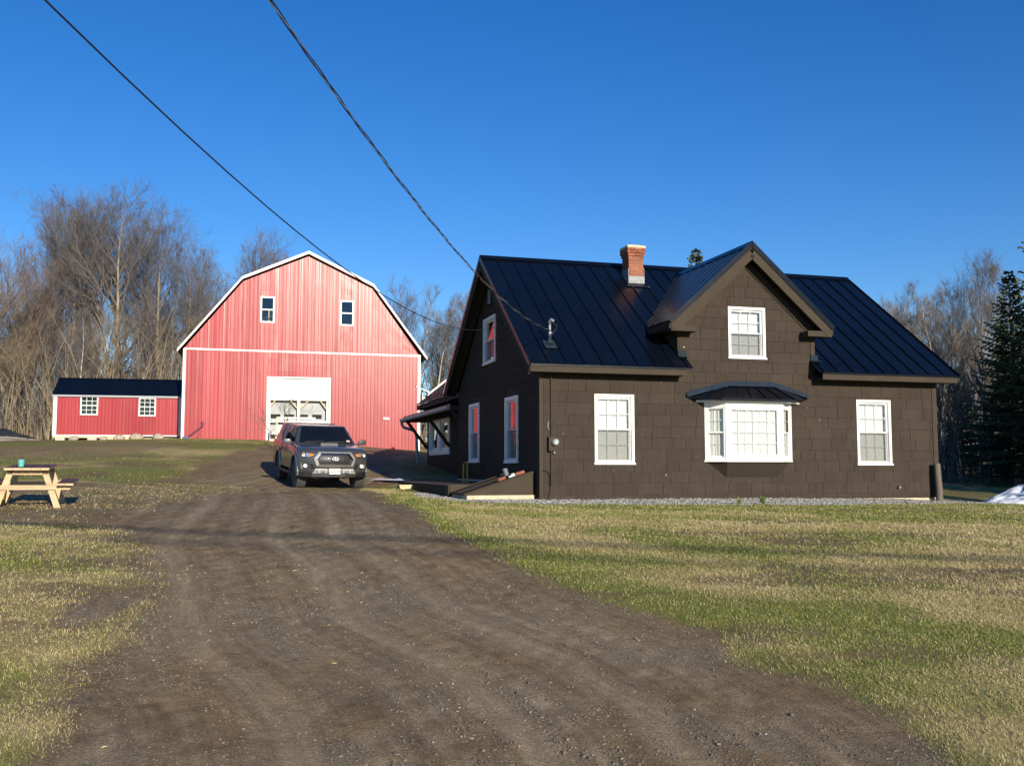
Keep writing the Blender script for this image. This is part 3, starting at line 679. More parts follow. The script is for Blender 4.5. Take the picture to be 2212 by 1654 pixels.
    # attic louvre
    q = MB(); ring(q, 0,.36,0,.03,0,.46,.04)
    lv = q.build('louvre', M['trim'], house); lv.matrix_local = Matrix.Translation((-.045,4.42,4.88)) @ Matrix.Rotation(R(-90),4,'Z')
    for i in range(7):
        s = MB(); s.box(.04,.32,.004,.012,.05+i*.055,.085+i*.055); s.build('slat', M['downspout'], lv)
house_walls()

def seam_panel(name, poly, up, parent, mat, seam=None, thick=.02, rib=.028, ribw=.03):
    """a roof sheet: polygon of 3d points with thickness and a standing seam along seam=(a,b)"""
    u = Vector(up); q = MB(); q.prism([tuple(Vector(p)-u*thick) for p in poly], u*thick)
    if seam:
        a, b = Vector(seam[0]), Vector(seam[1]); d = (b-a).normalized(); x = d.cross(u).normalized()*ribw/2
        q.hexa([a-x, a+x, a+x*.6+u*rib, a-x*.6+u*rib], [b-x, b+x, b+x*.6+u*rib, b-x*.6+u*rib])
    return q.build(name, mat, parent)
def house_roof():
    up = Vector((0,-MS,1)).normalized(); rf = MB()
    # decking under the sheets
    S0, S1 = -.36, HW+.36
    tv = lambda s: ET+(dz(s)-EZ)/MS                         # valley: dormer roof meets main roof
    deck = [(S0,ET),(3.42,ET),(3.42,-.005),(DW0,-.005),(DW0,tv(DW0)),(DC,tv(DC)),(DW1,tv(DW1)),(DW1,-.005),(6.70,-.005),(6.70,ET),(S1,ET),(S1,RT),(S0,RT)]
    rf = cdt_sheet(deck, [], lambda p: (p[0], p[1], mz(p[1])-.05)).build('roof', M['roof'], house)
    n = 26; w = (S1-S0)/n
    for i in range(n):
        a, b = S0+i*w, S0+(i+1)*w
        def piece(a, b, ta, tb, te=ET, seam=True):
            P = lambda s, t: (s, t, mz(t))
            seam_panel('roof_panel', [P(a,ta),P(b,tb),P(b,RT),P(a,RT)], up, rf, M['roof'], (P(a+.001,ta),P(a+.001,RT)) if seam else None)
        if b <= DW0+.001 or a >= DW1: piece(a, b, ET, ET)
        else:
            cuts = sorted({a, b, *[c for c in (DW0, DC, DW1) if a < c < b]})
            for c0, c1 in zip(cuts[:-1], cuts[1:]):
                if c1 <= DW0+1e-6 or c0 >= DW1-1e-6: piece(c0, c1, ET, ET, seam=(c0 == a))
                else: piece(c0, c1, min(tv(c0), RT-.02), min(tv(c1), RT-.02), seam=(c0 == a))
    # short returns of the main eave past the dormer corners
    P = lambda s, t: (s, t, mz(t))
    seam_panel('roof_panel', [P(DW0,ET),P(3.46,ET),P(3.46,-.03),P(DW0,-.03)], up, rf, M['roof'], (P(3.33,ET),P(3.33,-.03)))
    seam_panel('roof_panel', [P(6.68,ET),P(DW1,ET),P(DW1,-.03),P(6.68,-.03)], up, rf, M['roof'], (P(6.8,ET),P(6.8,-.03)))
    # rear slope
    up2 = Vector((0,MS,1)).normalized(); q = MB(); mz2 = lambda t: RZ-MS*(t-RT); q.prism([(S0,RT,RZ-.02),(S1,RT,RZ-.02),(S1,8.32,mz2(8.32)-.02),(S0,8.32,mz2(8.32)-.02)], up2*.02)
    for i in range(n+1): q.bar((S0+i*w,RT,RZ+.012),(S0+i*w,8.32,mz2(8.32)+.012), .03, .028)
    q.build('rear_slope', M['roof'], rf)
    q = MB(); q.prism([(S0-.01,RT-.13,mz(RT-.13)+.03),(S0-.01,RT,RZ+.055),(S0-.01,RT+.13,mz(RT-.13)+.03),(S0-.01,RT,RZ+.03)], (S1-S0+.02,0,0)); q.build('ridge_cap', M['roof'], rf)
    # chimney-side rake edges
    for s in (S0-.015, S1-.005):
        for (t0, z0) in ((ET-.01, EZ), (8.33, mz2(8.33))):
            q = MB(); q.bar((s+.01,t0,z0-.03),(s+.01,RT,RZ-.03), .025, .11); q.build('rake_edge', M['roof'], rf)
            q = MB(); q.bar((s+(.03 if s < 0 else -.01),t0+(.06 if t0 < 1 else -.06),z0-.16),(s+(.03 if s < 0 else -.01),RT,RZ-.20), .03, .19); q.build('rake_board', M['trim'], rf)
            q = MB(); q.bar((s+(.2 if s < 0 else -.18),t0+(.02 if t0 < 1 else -.02),z0-.10),(s+(.2 if s < 0 else -.18),RT,RZ-.11), .34, .02, up=(0,0,1)); q.build('rake_soffit', M['trim'], rf)
    # eaves: drip edge, fascia, soffit
    for a, b in ((S0+.02, 3.32), (6.78, S1-.02)):
        q = MB(); q.box(a,b+(.12 if b < 5 else 0),ET-.012,ET+.01,EZ-.055,EZ-.018); q.build('drip_edge', M['roof'], rf)
        q = MB(); q.box(a,b,ET+.01,ET+.04,EZ-.185,EZ-.052); q.build('fascia', M['trim'], rf)
        q = MB(); q.box(a,b,ET+.04,-.002,EZ-.175,EZ-.155); q.build('soffit', M['trim'], rf)
    # ----- dormer
    dr = MB(); pk = dz(DC)-.12
    dr.add([(DW0,0,2.86),(DW0,0,dz(DW0)-.1),(DW0,tv(DW0)+.1,dz(DW0)-.1),(DW0,0,mz(0)-.05)], [(0,1,2,3)])
    dr.add([(DW1,0,2.86),(DW1,0,dz(DW1)-.1),(DW1,tv(DW1)+.1,dz(DW1)-.1),(DW1,0,mz(0)-.05)], [(0,1,2,3)])
    dr.box(DW0-.014,DW0-.002,.0,.11,mz(.05)-.02,dz(DW0)-.12)
    dr = dr.build('dormer', M['trim'], house)
    for sg in (-1, 1):
        up3 = Vector((sg*DM,0,1)).normalized(); se = DC+sg*DH
        P = lambda s, t: (s, t, dz(s))
        k = 0; t = DT
        sv = lambda t: DC+sg*min(DH, max(0,(DP-mz(t)))/DM)      # valley s at depth t
        while t < tv(DC)-.02:
            t1 = min(t+.40, tv(DC))
            pts = [P(sv(t),t), P(sv(t1),t1), P(DC,t1), P(DC,t)]
            if abs(sv(t1)-DC) < .01: pts = [P(sv(t),t), P(DC,t1), P(DC,t)]
            seam_panel('roof_panel', pts, up3, dr, M['roof'], (P(sv(t),t+.02),P(DC,t+.02)) if t > DT+.1 else None, rib=.014, ribw=.022); t = t1
        q = MB(); q.bar((se,DT-.015,DE-.035),(DC,DT-.015,DP-.035), .03, .12, up=(0,0,1)); q.build('rake_edge', M['roof'], dr)
        q = MB(); q.bar((se-sg*.07,DT+.012,DE-.17),(DC-sg*.0,DT+.012,DP-.245), .04, .20); q.build('rake_board', M['trim'], dr)
        q = MB(); q.bar((se-sg*.05,-.18,DE-.12),(DC,-.18,DP-.13), .34, .02, up=(0,0,1)); q.build('rake_soffit', M['trim'], dr)
        q = MB(); q.bar((se-sg*.30,-.022,DE-.15),(DC+sg*.02,-.022,DP-.43), .04, .17); q.build('frieze_board', M['trim'], dr)
        q = MB(); q.box(min(se-sg*.04,se-sg*.68),max(se-sg*.04,se-sg*.68),DT+.0,-.02,DE-.235,DE-.105); q.build('cornice_return', M['trim'], dr)
        q = MB(); q.box(min(se,se-sg*.05),max(se,se-sg*.05),DT+.02,tv(se),DE-.18,DE-.03); q.build('fascia', M['trim'], dr)
        q = MB(); q.box(min(se-sg*.05,DC+sg*1.74),max(se-sg*.05,DC+sg*1.74),-.01,tv(se)+.2,DE-.17,DE-.15); q.build('soffit', M['trim'], dr)
    q = MB(); q.prism([(DC-.12,DT-.03,dz(DC+.12)+.025),(DC,DT-.03,DP+.05),(DC+.12,DT-.03,dz(DC+.12)+.025),(DC,DT-.03,DP+.02)], (0,tv(DC)-DT+.03,0)); q.build('ridge_cap', M['roof'], dr)
    # step flashing at the dormer corners
    for s0, s1 in ((DW0-.02, DW0+.18), (DW1-.12, DW1+.08)):
        q = MB(); q.box(s0,s1,-.045,-.02,mz(-.02)+.0,mz(-.02)+.13); q.bar((s0-.02,-.08,mz(-.08)+.02),(s1+.03,-.08,mz(-.08)+.02), .13, .012); q.build('flashing', M['lead'], dr)
house_roof()

def house_bay():
    W0, F0, F1, W1 = (3.93,0), (4.30,-.36), (5.70,-.36), (6.16,0); z0, z1 = .82, 2.15
    b = MB()
    out = [W0, F0, F1, W1]
    b.prism([(x,y,z0-.02) for x,y in [(3.90,0),(4.28,-.385),(5.72,-.385),(6.19,0)]], (0,0,.055))       # sill board
    b.prism([(x,y,z1) for x,y in [(3.70,0),(4.16,-.50),(5.84,-.50),(6.40,0)]], (0,0,.05))               # head board
    b.prism([(x,y,z1-.06) for x,y in [(3.90,0),(4.28,-.385),(5.72,-.385),(6.19,0)]], (0,0,.058))
    for (x, y) in ((4.31,-.345),(5.69,-.345)): b.tube([(x,y,z0+.03),(x,y,z1-.05)], .055, 6)
    bay = b.build('bay_window', M['white'], house)
    def panel(A, B, double, grid, curtain):
        Mx = frame_M((A[0],A[1],z0+.03), (B[0],B[1],z0+.03)); Wd = math.hypot(B[0]-A[0],B[1]-A[1]); h = z1-z0-.09; cw = .06 if double else .085
        c = MB(Mx); ring(c, 0.01, Wd-.01, -.02, .05, 0, h, cw); c.build('frame', M['white'], bay)
        x0,x1 = cw+.005, Wd-cw-.005
        for (a, bb, y) in (((h/2-.02, h-cw, 0.0), (cw, h/2+.02, .03)) if double else ((cw, h-cw, .0),)):
            s = MB(Mx); ring(s, x0, x1, y, y+.028, a, bb, .03); s.build('sash', M['white'], bay)
            g = MB(Mx); g.box(x0+.028,x1-.028,y+.01,y+.014,a+.028,bb-.028); g.build('pane', M['glass'], bay)
            q = MB(Mx); grille(q, x0+.03, x1-.03, a+.03, bb-.03, y+.015, *grid, w=.014); q.build('grille', M['white'], bay)
    panel(W0, F0, True, (2,2), None); panel(F0, F1, False, (6,4), None); panel(F1, W1, True, (2,2), None)
    for nm, (A, B), m in (('curtain', ((4.02,.0),(4.34,-.25)), 'blind'), ('curtain', ((4.36,-.27),(5.64,-.27)), 'curtain'), ('curtain', ((5.66,-.25),(6.06,.0)), 'blind')):
        q = MB(); n = max(12, int(math.hypot(B[0]-A[0],B[1]-A[1])*48)); d = Vector((B[0]-A[0],B[1]-A[1])); nn = Vector((-d.y,d.x)).normalized(); pts = []
        for i in range(n+1):
            w = .014*math.sin(i*.95)+.008*math.sin(i*.41); pts.append((A[0]+d.x*i/n+nn.x*w, A[1]+d.y*i/n+nn.y*w))
        q.add([(x,y,z) for x,y in pts for z in (z0+.05,z1-.1)], [(2*i,2*i+2,2*i+3,2*i+1) for i in range(n)]); q.build(nm, M[m], bay)
    q = MB(); q.quad((3.9,.02,z0+.05),(3.9,.9,z0+.05),(6.2,.9,z0+.05),(6.2,.02,z0+.05)); q.build('seat_board', M['white'], bay)
    # tapered skirt under the bay
    q = MB(); top = [(3.97,0,z0-.02),(4.32,-.33,z0-.02),(5.68,-.33,z0-.02),(6.12,0,z0-.02)]; bot = [(4.40,0,.46),(4.45,-.03,.46),(5.74,-.03,.46),(5.80,0,.46)]
    for i in range(3): q.quad(top[i],top[i+1],bot[i+1],bot[i])
    q.quad(*bot); q.build('skirt', M['trim'], bay)
    # small hip roof
    e = [(3.50,0,2.285),(4.06,-.60,2.215),(5.94,-.60,2.215),(6.58,0,2.30)]; r = [(4.55,-.03,2.555),(5.66,-.03,2.555)]
    q = MB(); q.quad(e[0],e[1],r[0]); q.quad(e[1],e[2],r[1],r[0]); q.quad(e[2],e[3],r[1])
    q.add([tuple(Vector(p)-Vector((0,0,.045))) for p in e]+e, [(0,1,5,4),(1,2,6,5),(2,3,7,6),(0,3,2,1)])
    for k in range(1,5):
        f = k/5; a = Vector(e[1]).lerp(Vector(e[2]), f); c = Vector(r[0]).lerp(Vector(r[1]), f); q.bar(a+Vector((0,0,.012)), c+Vector((0,0,.012)), .022, .024)
    for a, c in ((e[1],r[0]),(e[2],r[1])): q.bar(Vector(a)+Vector((0,0,.01)), Vector(c)+Vector((0,0,.01)), .04, .02)
    for a, c, k in ((e[0],r[0],.5),(e[3],r[1],.5)):
        m = Vector(a).lerp(Vector(e[1] if k == .5 and a == e[0] else e[2]), .5); q.bar(m+Vector((0,0,.012)), Vector(m).lerp(Vector(c), .85)+Vector((0,0,.012)), .02, .022)
    br = q.build('bay_roof', M['roof'], bay)
    q = MB()
    line = [(3.47,2.30),(4.53,2.575),(5.68,2.575),(6.61,2.315)]
    for (a, c) in zip(line[:-1], line[1:]): q.hexa([(a[0],-.025,a[1]-.02),(c[0],-.025,c[1]-.02),(c[0],-.025,c[1]+.085),(a[0],-.025,a[1]+.085)],[(a[0],-.10,a[1]-.035),(c[0],-.10,c[1]-.035),(c[0],-.032,c[1]+.08),(a[0],-.032,a[1]+.08)])
    q.build('wall_flashing', M['lead'], bay)
house_bay()

def house_chimney():
    s0,s1,t0,t1 = 3.37,3.79,3.0,3.44; zb, zt = 4.9, 6.24
    c = MB(); c.box(s0+.012,s1-.012,t0+.012,t1-.012,zb,zt+.1); ch = c.build('chimney', M['mortar'], house)
    unit = fast_mesh('brick', [(0,0,0),(1,0,0),(1,1,0),(0,1,0),(0,0,1),(1,0,1),(1,1,1),(0,1,1)], [(0,3,2,1),(4,5,6,7),(0,1,5,4),(1,2,6,5),(2,3,7,6),(3,0,4,7)], M['brick'])
    rnd = random.Random(5)
    def brick(x0,x1,y0,y1,z0,z1): o = link('brick', unit, None, ch); o.location = (x0,y0,z0); o.scale = (x1-x0,y1-y0,z1-z0)
    z = 5.2; k = 0; bh, j, L_, W_ = .062, .011, .195, .092
    while z < zt+.12:
        g = 0 if z < 6.10 else (.022 if z < 6.17 else .045); a0,a1,b0,b1 = s0-g,s1+g,t0-g,t1+g
        off = 0 if k%2 else L_/2+.02
        for face in range(4):
            A, B = (a0,a1) if face%2 == 0 else (b0+W_+j, b1-W_-j)
            x = A-off
            while x < B-.01:
                p0,p1 = max(x,A), min(x+L_,B); x += L_+j
                if p1-p0 < .025: continue
                d = rnd.uniform(-.003,.003)
                if face == 0: brick(p0,p1,b0+d,b0+W_,z,z+bh)
                elif face == 1: brick(a1-W_,a1+d,p0,p1,z,z+bh)
                elif face == 2: brick(p0,p1,b1-W_,b1+d,z,z+bh)
                else: brick(a0+d,a0+W_,p0,p1,z,z+bh)
        z += bh+j; k += 1
    q = MB(); q.box(s0-.045,s1+.045,t0-.045,t1+.045,z-j,z+.045); q.hexa([(s0,t0,z+.046),(s1,t0,z+.046),(s1,t1,z+.046),(s0,t1,z+.046)],[(s0+.08,t0+.08,z+.09),(s1-.08,t0+.08,z+.09),(s1-.08,t1-.08,z+.09),(s0+.08,t1-.08,z+.09)]); q.build('mortar_cap', M['pinelight'], ch)
    q = MB(); q.box(s0-.012,s1+.012,t0-.014,t0+.0,mz(t0)-.05,mz(t0)+.22); q.box(s0-.014,s0-.002,t0,t1,mz(t0)-.05,mz(t1)+.1); q.box(s1+.002,s1+.014,t0,t1,mz(t0)-.05,mz(t1)+.1); q.build('chimney_flashing', M['galv'], ch)
    q = MB(); P = lambda s,t,d=.032: (s,t,mz(t)+d)
    q.prism([P(s0-.1,t0-.14),P(s1+.12,t0-.14),P(s1+.12,t0-.01),P(s0-.1,t0-.01)], (0,0,.012)); q.build('apron_flashing', M['roof'], ch)
house_chimney()

def house_fittings():
    # service mast, conduit and meter
    q = MB(); q.tube([(.30,.22,3.1),(.30,.22,3.82)], .028, 10); mast = q.build('service_mast', M['galv'], house)
    q = MB(); q.tube([(.30,.22,3.80),(.30,.20,3.88),(.32,.15,3.92),(.34,.09,3.90)], [.03,.045,.045,.03], 8); q.build('weatherhead', M['galv'], mast)
    q = MB(); q.tube([(.30,.20,3.70),(.27,.12,3.69)], .016, 6); q.box(.27,.33,.18,.26,3.62,3.66); q.build('wire_clamp', M['galv'], mast)
    q = MB(); n = 14; q.tube([(.33+.10*math.sin(i/n*4.4),.10+.02*math.sin(i/n*6),3.88-.34*(i/n)-.02*math.sin(i*1.3)) for i in range(n+1)], .011, 5); q.build('drip_loop', M['cable'], mast)
    z0 = mz(.22); q = MB(); q.lathe([(.10,0),(.085,.03),(.045,.11),(.032,.17)], 12, Matrix.Translation((.30,.22,z0+.03))); q.hexa([(.16,.08,mz(.08)+.03),(.44,.08,mz(.08)+.03),(.44,.34,mz(.34)+.03),(.16,.34,mz(.34)+.03)],[(.17,.09,mz(.09)+.045),(.43,.09,mz(.09)+.045),(.43,.33,mz(.33)+.045),(.17,.33,mz(.33)+.045)]); q.build('pipe_boot', M['lead'], mast)
    q = MB(); q.tube([(.245,-.045,.30),(.245,-.045,2.74)], .021, 8); q.build('conduit', M['trim'], house)
    q = MB(); q.box(.16,.33,-.13,-.02,1.03,1.33); mt = q.build('meter_box', M['trim'], house)
    Mx = Matrix.Translation((.29,-.13,1.22)) @ Matrix.Rotation(R(90),4,'X')
    q = MB(); q.lathe([(.085,0),(.085,.03),(.075,.09),(.05,.12)], 18, Mx); q.build('meter_glass', M['lens'], mt)
    q = MB(); q.tube([(.29,-.06,1.02),(.31,-.07,.97)], .02, 6); q.tube([(.18,-.035,1.66),(.16,-.04,1.55),(.19,-.035,1.5)], .012, 5); q.build('cable_bracket', M['galv'], mt)
    q = MB(); q.tube([(.03,-.03,.60),(.14,-.035,.60),(.20,-.035,.52),(.21,-.035,.2),(.17,-.04,-.02)], .008, 5); q.build('telephone_cable', M['cable'], house)
    # outlet cover low on the right, and pale flakes of the old sill
    q = MB(); q.tube([(9.02,-.10,.20),(9.05,-.015,.21)], .028, 10); q.build('outlet_pipe', M['galv'], house)
    # nail heads / lights
    q = MB(); q.lathe([(.012,0),(.012,.02)], 8, Matrix.Translation((3.43,-.02,3.40)) @ Matrix.Rotation(R(90),4,'X')); q.build('hook', M['white'], house)
    q = MB(); q.lathe([(.03,0),(.02,.03)], 8, Matrix.Translation((-.03,2.68,4.19)) @ Matrix.Rotation(R(-90),4,'Y')); q.build('cable_anchor', M['galv'], house)
house_fittings()

def house_ell():
    SE, T0, T1 = .60, 7.9, 15.6; EZ2 = 2.98; sl = .80; SR = 3.0
    ew = MB()
    win = (11.75, 15.1, 1.12, 2.42)
    w = cdt_sheet([(T0,-.05),(T1,-.05),(T1,EZ2+.25),(T0,EZ2+.25)], [rect(win[0]+.08,win[1]-.08,win[2]+.08,win[3]-.08)], lambda p: (SE, p[0], p[1])).build('rear_wing', M['trim'], house)
    q = MB(); q.add([(SE,T1,-.05),(5.4,T1,-.05),(5.4,T1,EZ2+.25),(SR,T1,EZ2+.25+sl*(SR-SE)-.1),(SE,T1,EZ2+.25)], [(0,1,2,3,4)]); q.quad((5.4,T0,-.05),(5.4,T1,-.05),(5.4,T1,EZ2+.25),(5.4,T0,EZ2+.25)); q.build('wing_end_wall', M['trim'], w)
    ls = MB(); rnd = random.Random(9); z = .0
    while z < EZ2:
        x = T0
        while x < T1:
            p1 = min(x+rnd.choice((.4,.5,.6)), T1)
            if not (x < win[1] and p1 > win[0] and z < win[3] and z+.25 > win[2]): ls.hexa([(SE-.016,x+.003,z),(SE-.016,p1-.003,z),(SE-.005,p1-.003,z+.25),(SE-.005,x+.003,z+.25)],[(SE,x+.003,z),(SE,p1-.003,z),(SE,p1-.003,z+.25),(SE,x+.003,z+.25)])
            x = p1
        z += .2525
    tag(ls.build('shingles', M['shingle'], w), kind='stuff')
    # twin window
    mid = (win[0]+win[1])/2; wn = None
    c = MB(); Mx = frame_M((SE,win[1],win[2]), (SE,win[0],win[2])); Wd = win[1]-win[0]; h = win[3]-win[2]
    c = MB(Mx); ring(c, 0, Wd, -.05, .1, 0, h, .16); c.box(Wd/2-.22, Wd/2+.22, -.05, .1, .16, h-.16); tw = c.build('twin_window', M['white'], house)
    for a, b in ((.16, Wd/2-.22), (Wd/2+.22, Wd-.16)):
        q = MB(Mx); ring(q, a, b, .02, .06, .16, h-.16, .09); q.build('sash', M['white'], tw)
        q = MB(Mx); q.box(a+.08,b-.08,.035,.04,.24,h-.24); q.build('pane', M['glass'], tw)
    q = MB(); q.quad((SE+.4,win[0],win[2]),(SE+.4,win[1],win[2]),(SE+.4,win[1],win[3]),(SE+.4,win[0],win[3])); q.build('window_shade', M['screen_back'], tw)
    # ribbed roof of the wing
    se = SE-.36; ez = EZ2+.02; P = lambda s,t,d=0: (s, t, ez+sl*(s-se)+d)
    up = Vector((-sl,0,1)).normalized(); q = MB(); q.prism([P(se,T0-1.6,-.02),P(se,T1+.35,-.02),P(SR,T1+.35,-.02),P(SR,T0-1.6,-.02)], up*.02)
    q.prism([(SR,T0-1.6,P(SR,0)[2]-.02),(SR,T1+.35,P(SR,0)[2]-.02),(6-se,T1+.35,ez-.02),(6-se,T0-1.6,ez-.02)], (0,0,.02))
    wr = q.build('wing_roof', M['roof'], house)
    t = T0-1.5
    while t < T1+.3:
        r = MB(); r.prism([P(se-.02,t-.035,.0),P(se-.02,t-.015,.03),P(se-.02,t+.015,.03),P(se-.02,t+.035,.0)], tuple(Vector(P(SR,t))-Vector(P(se-.02,t)))); r.build('rib', M['roof'], wr); t += .23
    q = MB(); q.box(se,se+.03,T0,T1+.3,ez-.20,ez-.03); q.build('fascia', M['trim'], wr)
    q = MB(); q.box(se+.03,SE,T0,T1+.3,ez-.20,ez-.18); q.build('soffit', M['trim'], wr)
    q = MB(); q.bar(P(se+.25,T1+.36,.03),P(SR,T1+.36,.03), .03, .10); q.build('white_rake_trim', M['white_trim'], wr)
    # porch roof, gutter, braces
    so, pz0, pz1 = -.25, 2.52, 2.78; PT0, PT1 = 7.95, 16.05
    Q = lambda s,t,d=0: (s, t, pz0+(pz1-pz0)*(s-so)/(SE-so)+d)
    q = MB(); q.prism([Q(so,PT0,-.02),Q(so,PT1,-.02),Q(SE,PT1,-.02),Q(SE,PT0,-.02)], (0,0,.02)); pr = q.build('porch_roof', M['roof'], house)
    t = PT0+.05
    while t < PT1:
        r = MB(); r.prism([Q(so-.02,t-.04,0),Q(so-.02,t-.015,.03),Q(so-.02,t+.015,.03),Q(so-.02,t+.04,0)], tuple(Vector(Q(SE,t))-Vector(Q(so-.02,t)))); r.build('rib', M['roof'], pr); t += .30
    q = MB(); q.box(so,so+.04,PT0,PT1,pz0-.17,pz0-.025); q.box(so+.04,SE,PT0,PT0+.04,pz0-.17,pz0-.02); q.box(so+.04,SE,PT0+.05,PT1,pz0-.17,pz0-.15); q.build('porch_beam', M['trim'], pr)
    q = MB(); gp = [(so-.115,pz0-.04),(so-.115,pz0-.10),(so-.09,pz0-.15),(so-.005,pz0-.15),(so-.005,pz0-.04)]; q.prism([(x,PT0-.03,z) for x,z in gp], (0,PT1-PT0+.1,0)); q.build('gutter', M['downspout'], pr)
    for t in (8.1, 11.75, 15.55):
        q = MB(); q.bar((SE-.02,t,1.38),(so+.08,t,pz0-.16), .10, .10, up=(0,1,0)); q.build('brace', M['trim'], pr)
    t = 15.95; q = MB(); q.tube([(so-.06,t,pz0-.14),(so-.05,t,pz0-.26),(so+.02,t,pz0-.36),(so+.38,t,pz0-.46),(so+.47,t,pz0-.56),(so+.50,t,pz0-.7),(so+.58,t,.30)], .055, 8); q.build('downspout', M['downspout'], pr)
    q = MB(); q.box(SE-.03,SE-.017,T0+.1,T1,.30,.40); q.build('base_trim', M['downspout'], w)
    q = MB(); q.box(-.035,-.018,.9,HD-.05,.30,.36); q.build('base_trim', M['downspout'], house)
    return P, se, T1
WP, WSE, WT1 = house_ell()

# ------------------------------------------------------------------ things about the house
HM = Matrix.Translation(HO) @ Matrix.Rotation(HYAW, 4, 'Z')
def hw(s, t, z=0): return HM @ Vector((s, t, z))
def dish():
    o = empty('satellite_dish', hw(.42, 15.7, 3.30), HYAW); tag(o, 'flat white satellite dish on the corner of the rear wing roof', 'dish')
    q = MB(); Mx = Matrix.Translation((.0,0,.27)) @ Matrix.Rotation(R(22),4,'Y') @ Matrix.Rotation(R(8),4,'X')
    q.M = Mx; q.box(-.30,.30,-.24,.24,-.022,.022); q.build('panel', M['dish'], o, bevel=.02)
    q = MB(); q.tube([(0,0,-.12),(0,0,.25)], .022, 8); q.build('mast', M['dish'], o)
dish()
def deck():
    o = empty('deck', hw(-.7, 4, 0), HYAW); tag(o, 'low brown plank deck along the shaded side of the house', 'deck')
    A = lambda s, t: (s+.7, t-4)
    s0, s1, t0, t1, zt = -1.62, -.03, 1.75, 12.0, .27
    w = .14; n = int((s1-s0)/w)
    for i in range(n):
        x0 = A(s0+i*w,0)[0]; q = MB(); q.box(x0+.003, x0+w-.003, t0-4, t1-4, zt-.03, zt); q.build('deck_board', M['deck'], o)
    for i in range(4):
        x0 = A(0.0+i*w,0)[0]; q = MB(); q.box(x0+.003, x0+w-.003, 8.0-4, t1-4, zt-.03, zt); q.build('deck_board', M['deck'], o)
    q = MB(); q.box(A(s0-.03,0)[0],A(s0,0)[0],t0-4,t1-4,-.05,zt-.005); q.box(A(s0,0)[0],A(s1,0)[0],t0-4.03,t0-4,-.05,zt-.005); q.build('skirting', M['trim'], o)
    st = empty('deck_step', hw(-2.0, 6.2, 0), HYAW); tag(st, 'pale wooden box step at the edge of the brown deck', 'step')
    q = MB(); q.box(-.02,.66,-.02,.42,.17,.21); q.build('tread', M['pinelight'], st)
    q = MB(); q.box(0,.64,.0,.03,-.08,.17); q.box(0,.03,.03,.40,-.08,.17); q.box(.61,.64,.03,.40,-.08,.17); q.build('riser', M['pinelight'], st)
    p = hw(-2.0, 9.3, 0); z = terr(p.x, p.y)
    q = MB(); n = 9; rnd = random.Random(4)
    pts = [(x*.22-.9, y*.16, (.02 if (x in (0,n-1) or y in (0,3)) else rnd.uniform(.04,.09))) for y in range(4) for x in range(n)]
    q.add(pts, [(y*n+x, y*n+x+1, (y+1)*n+x+1, (y+1)*n+x) for y in range(3) for x in range(n-1)])
    q.add([(-.9,0,-.03),(.86,0,-.03),(.86,.48,-.03),(-.9,.48,-.03)], [(0,1,2,3)])
    b = q.build('plastic_sheet', M['whitetarp'], None, smooth=True); b.location = (p.x, p.y, z+.03); b.rotation_euler = (0,0,R(-50)); tag(b, 'crumpled white plastic sheet on the grass beside the deck', 'sheet')
deck()
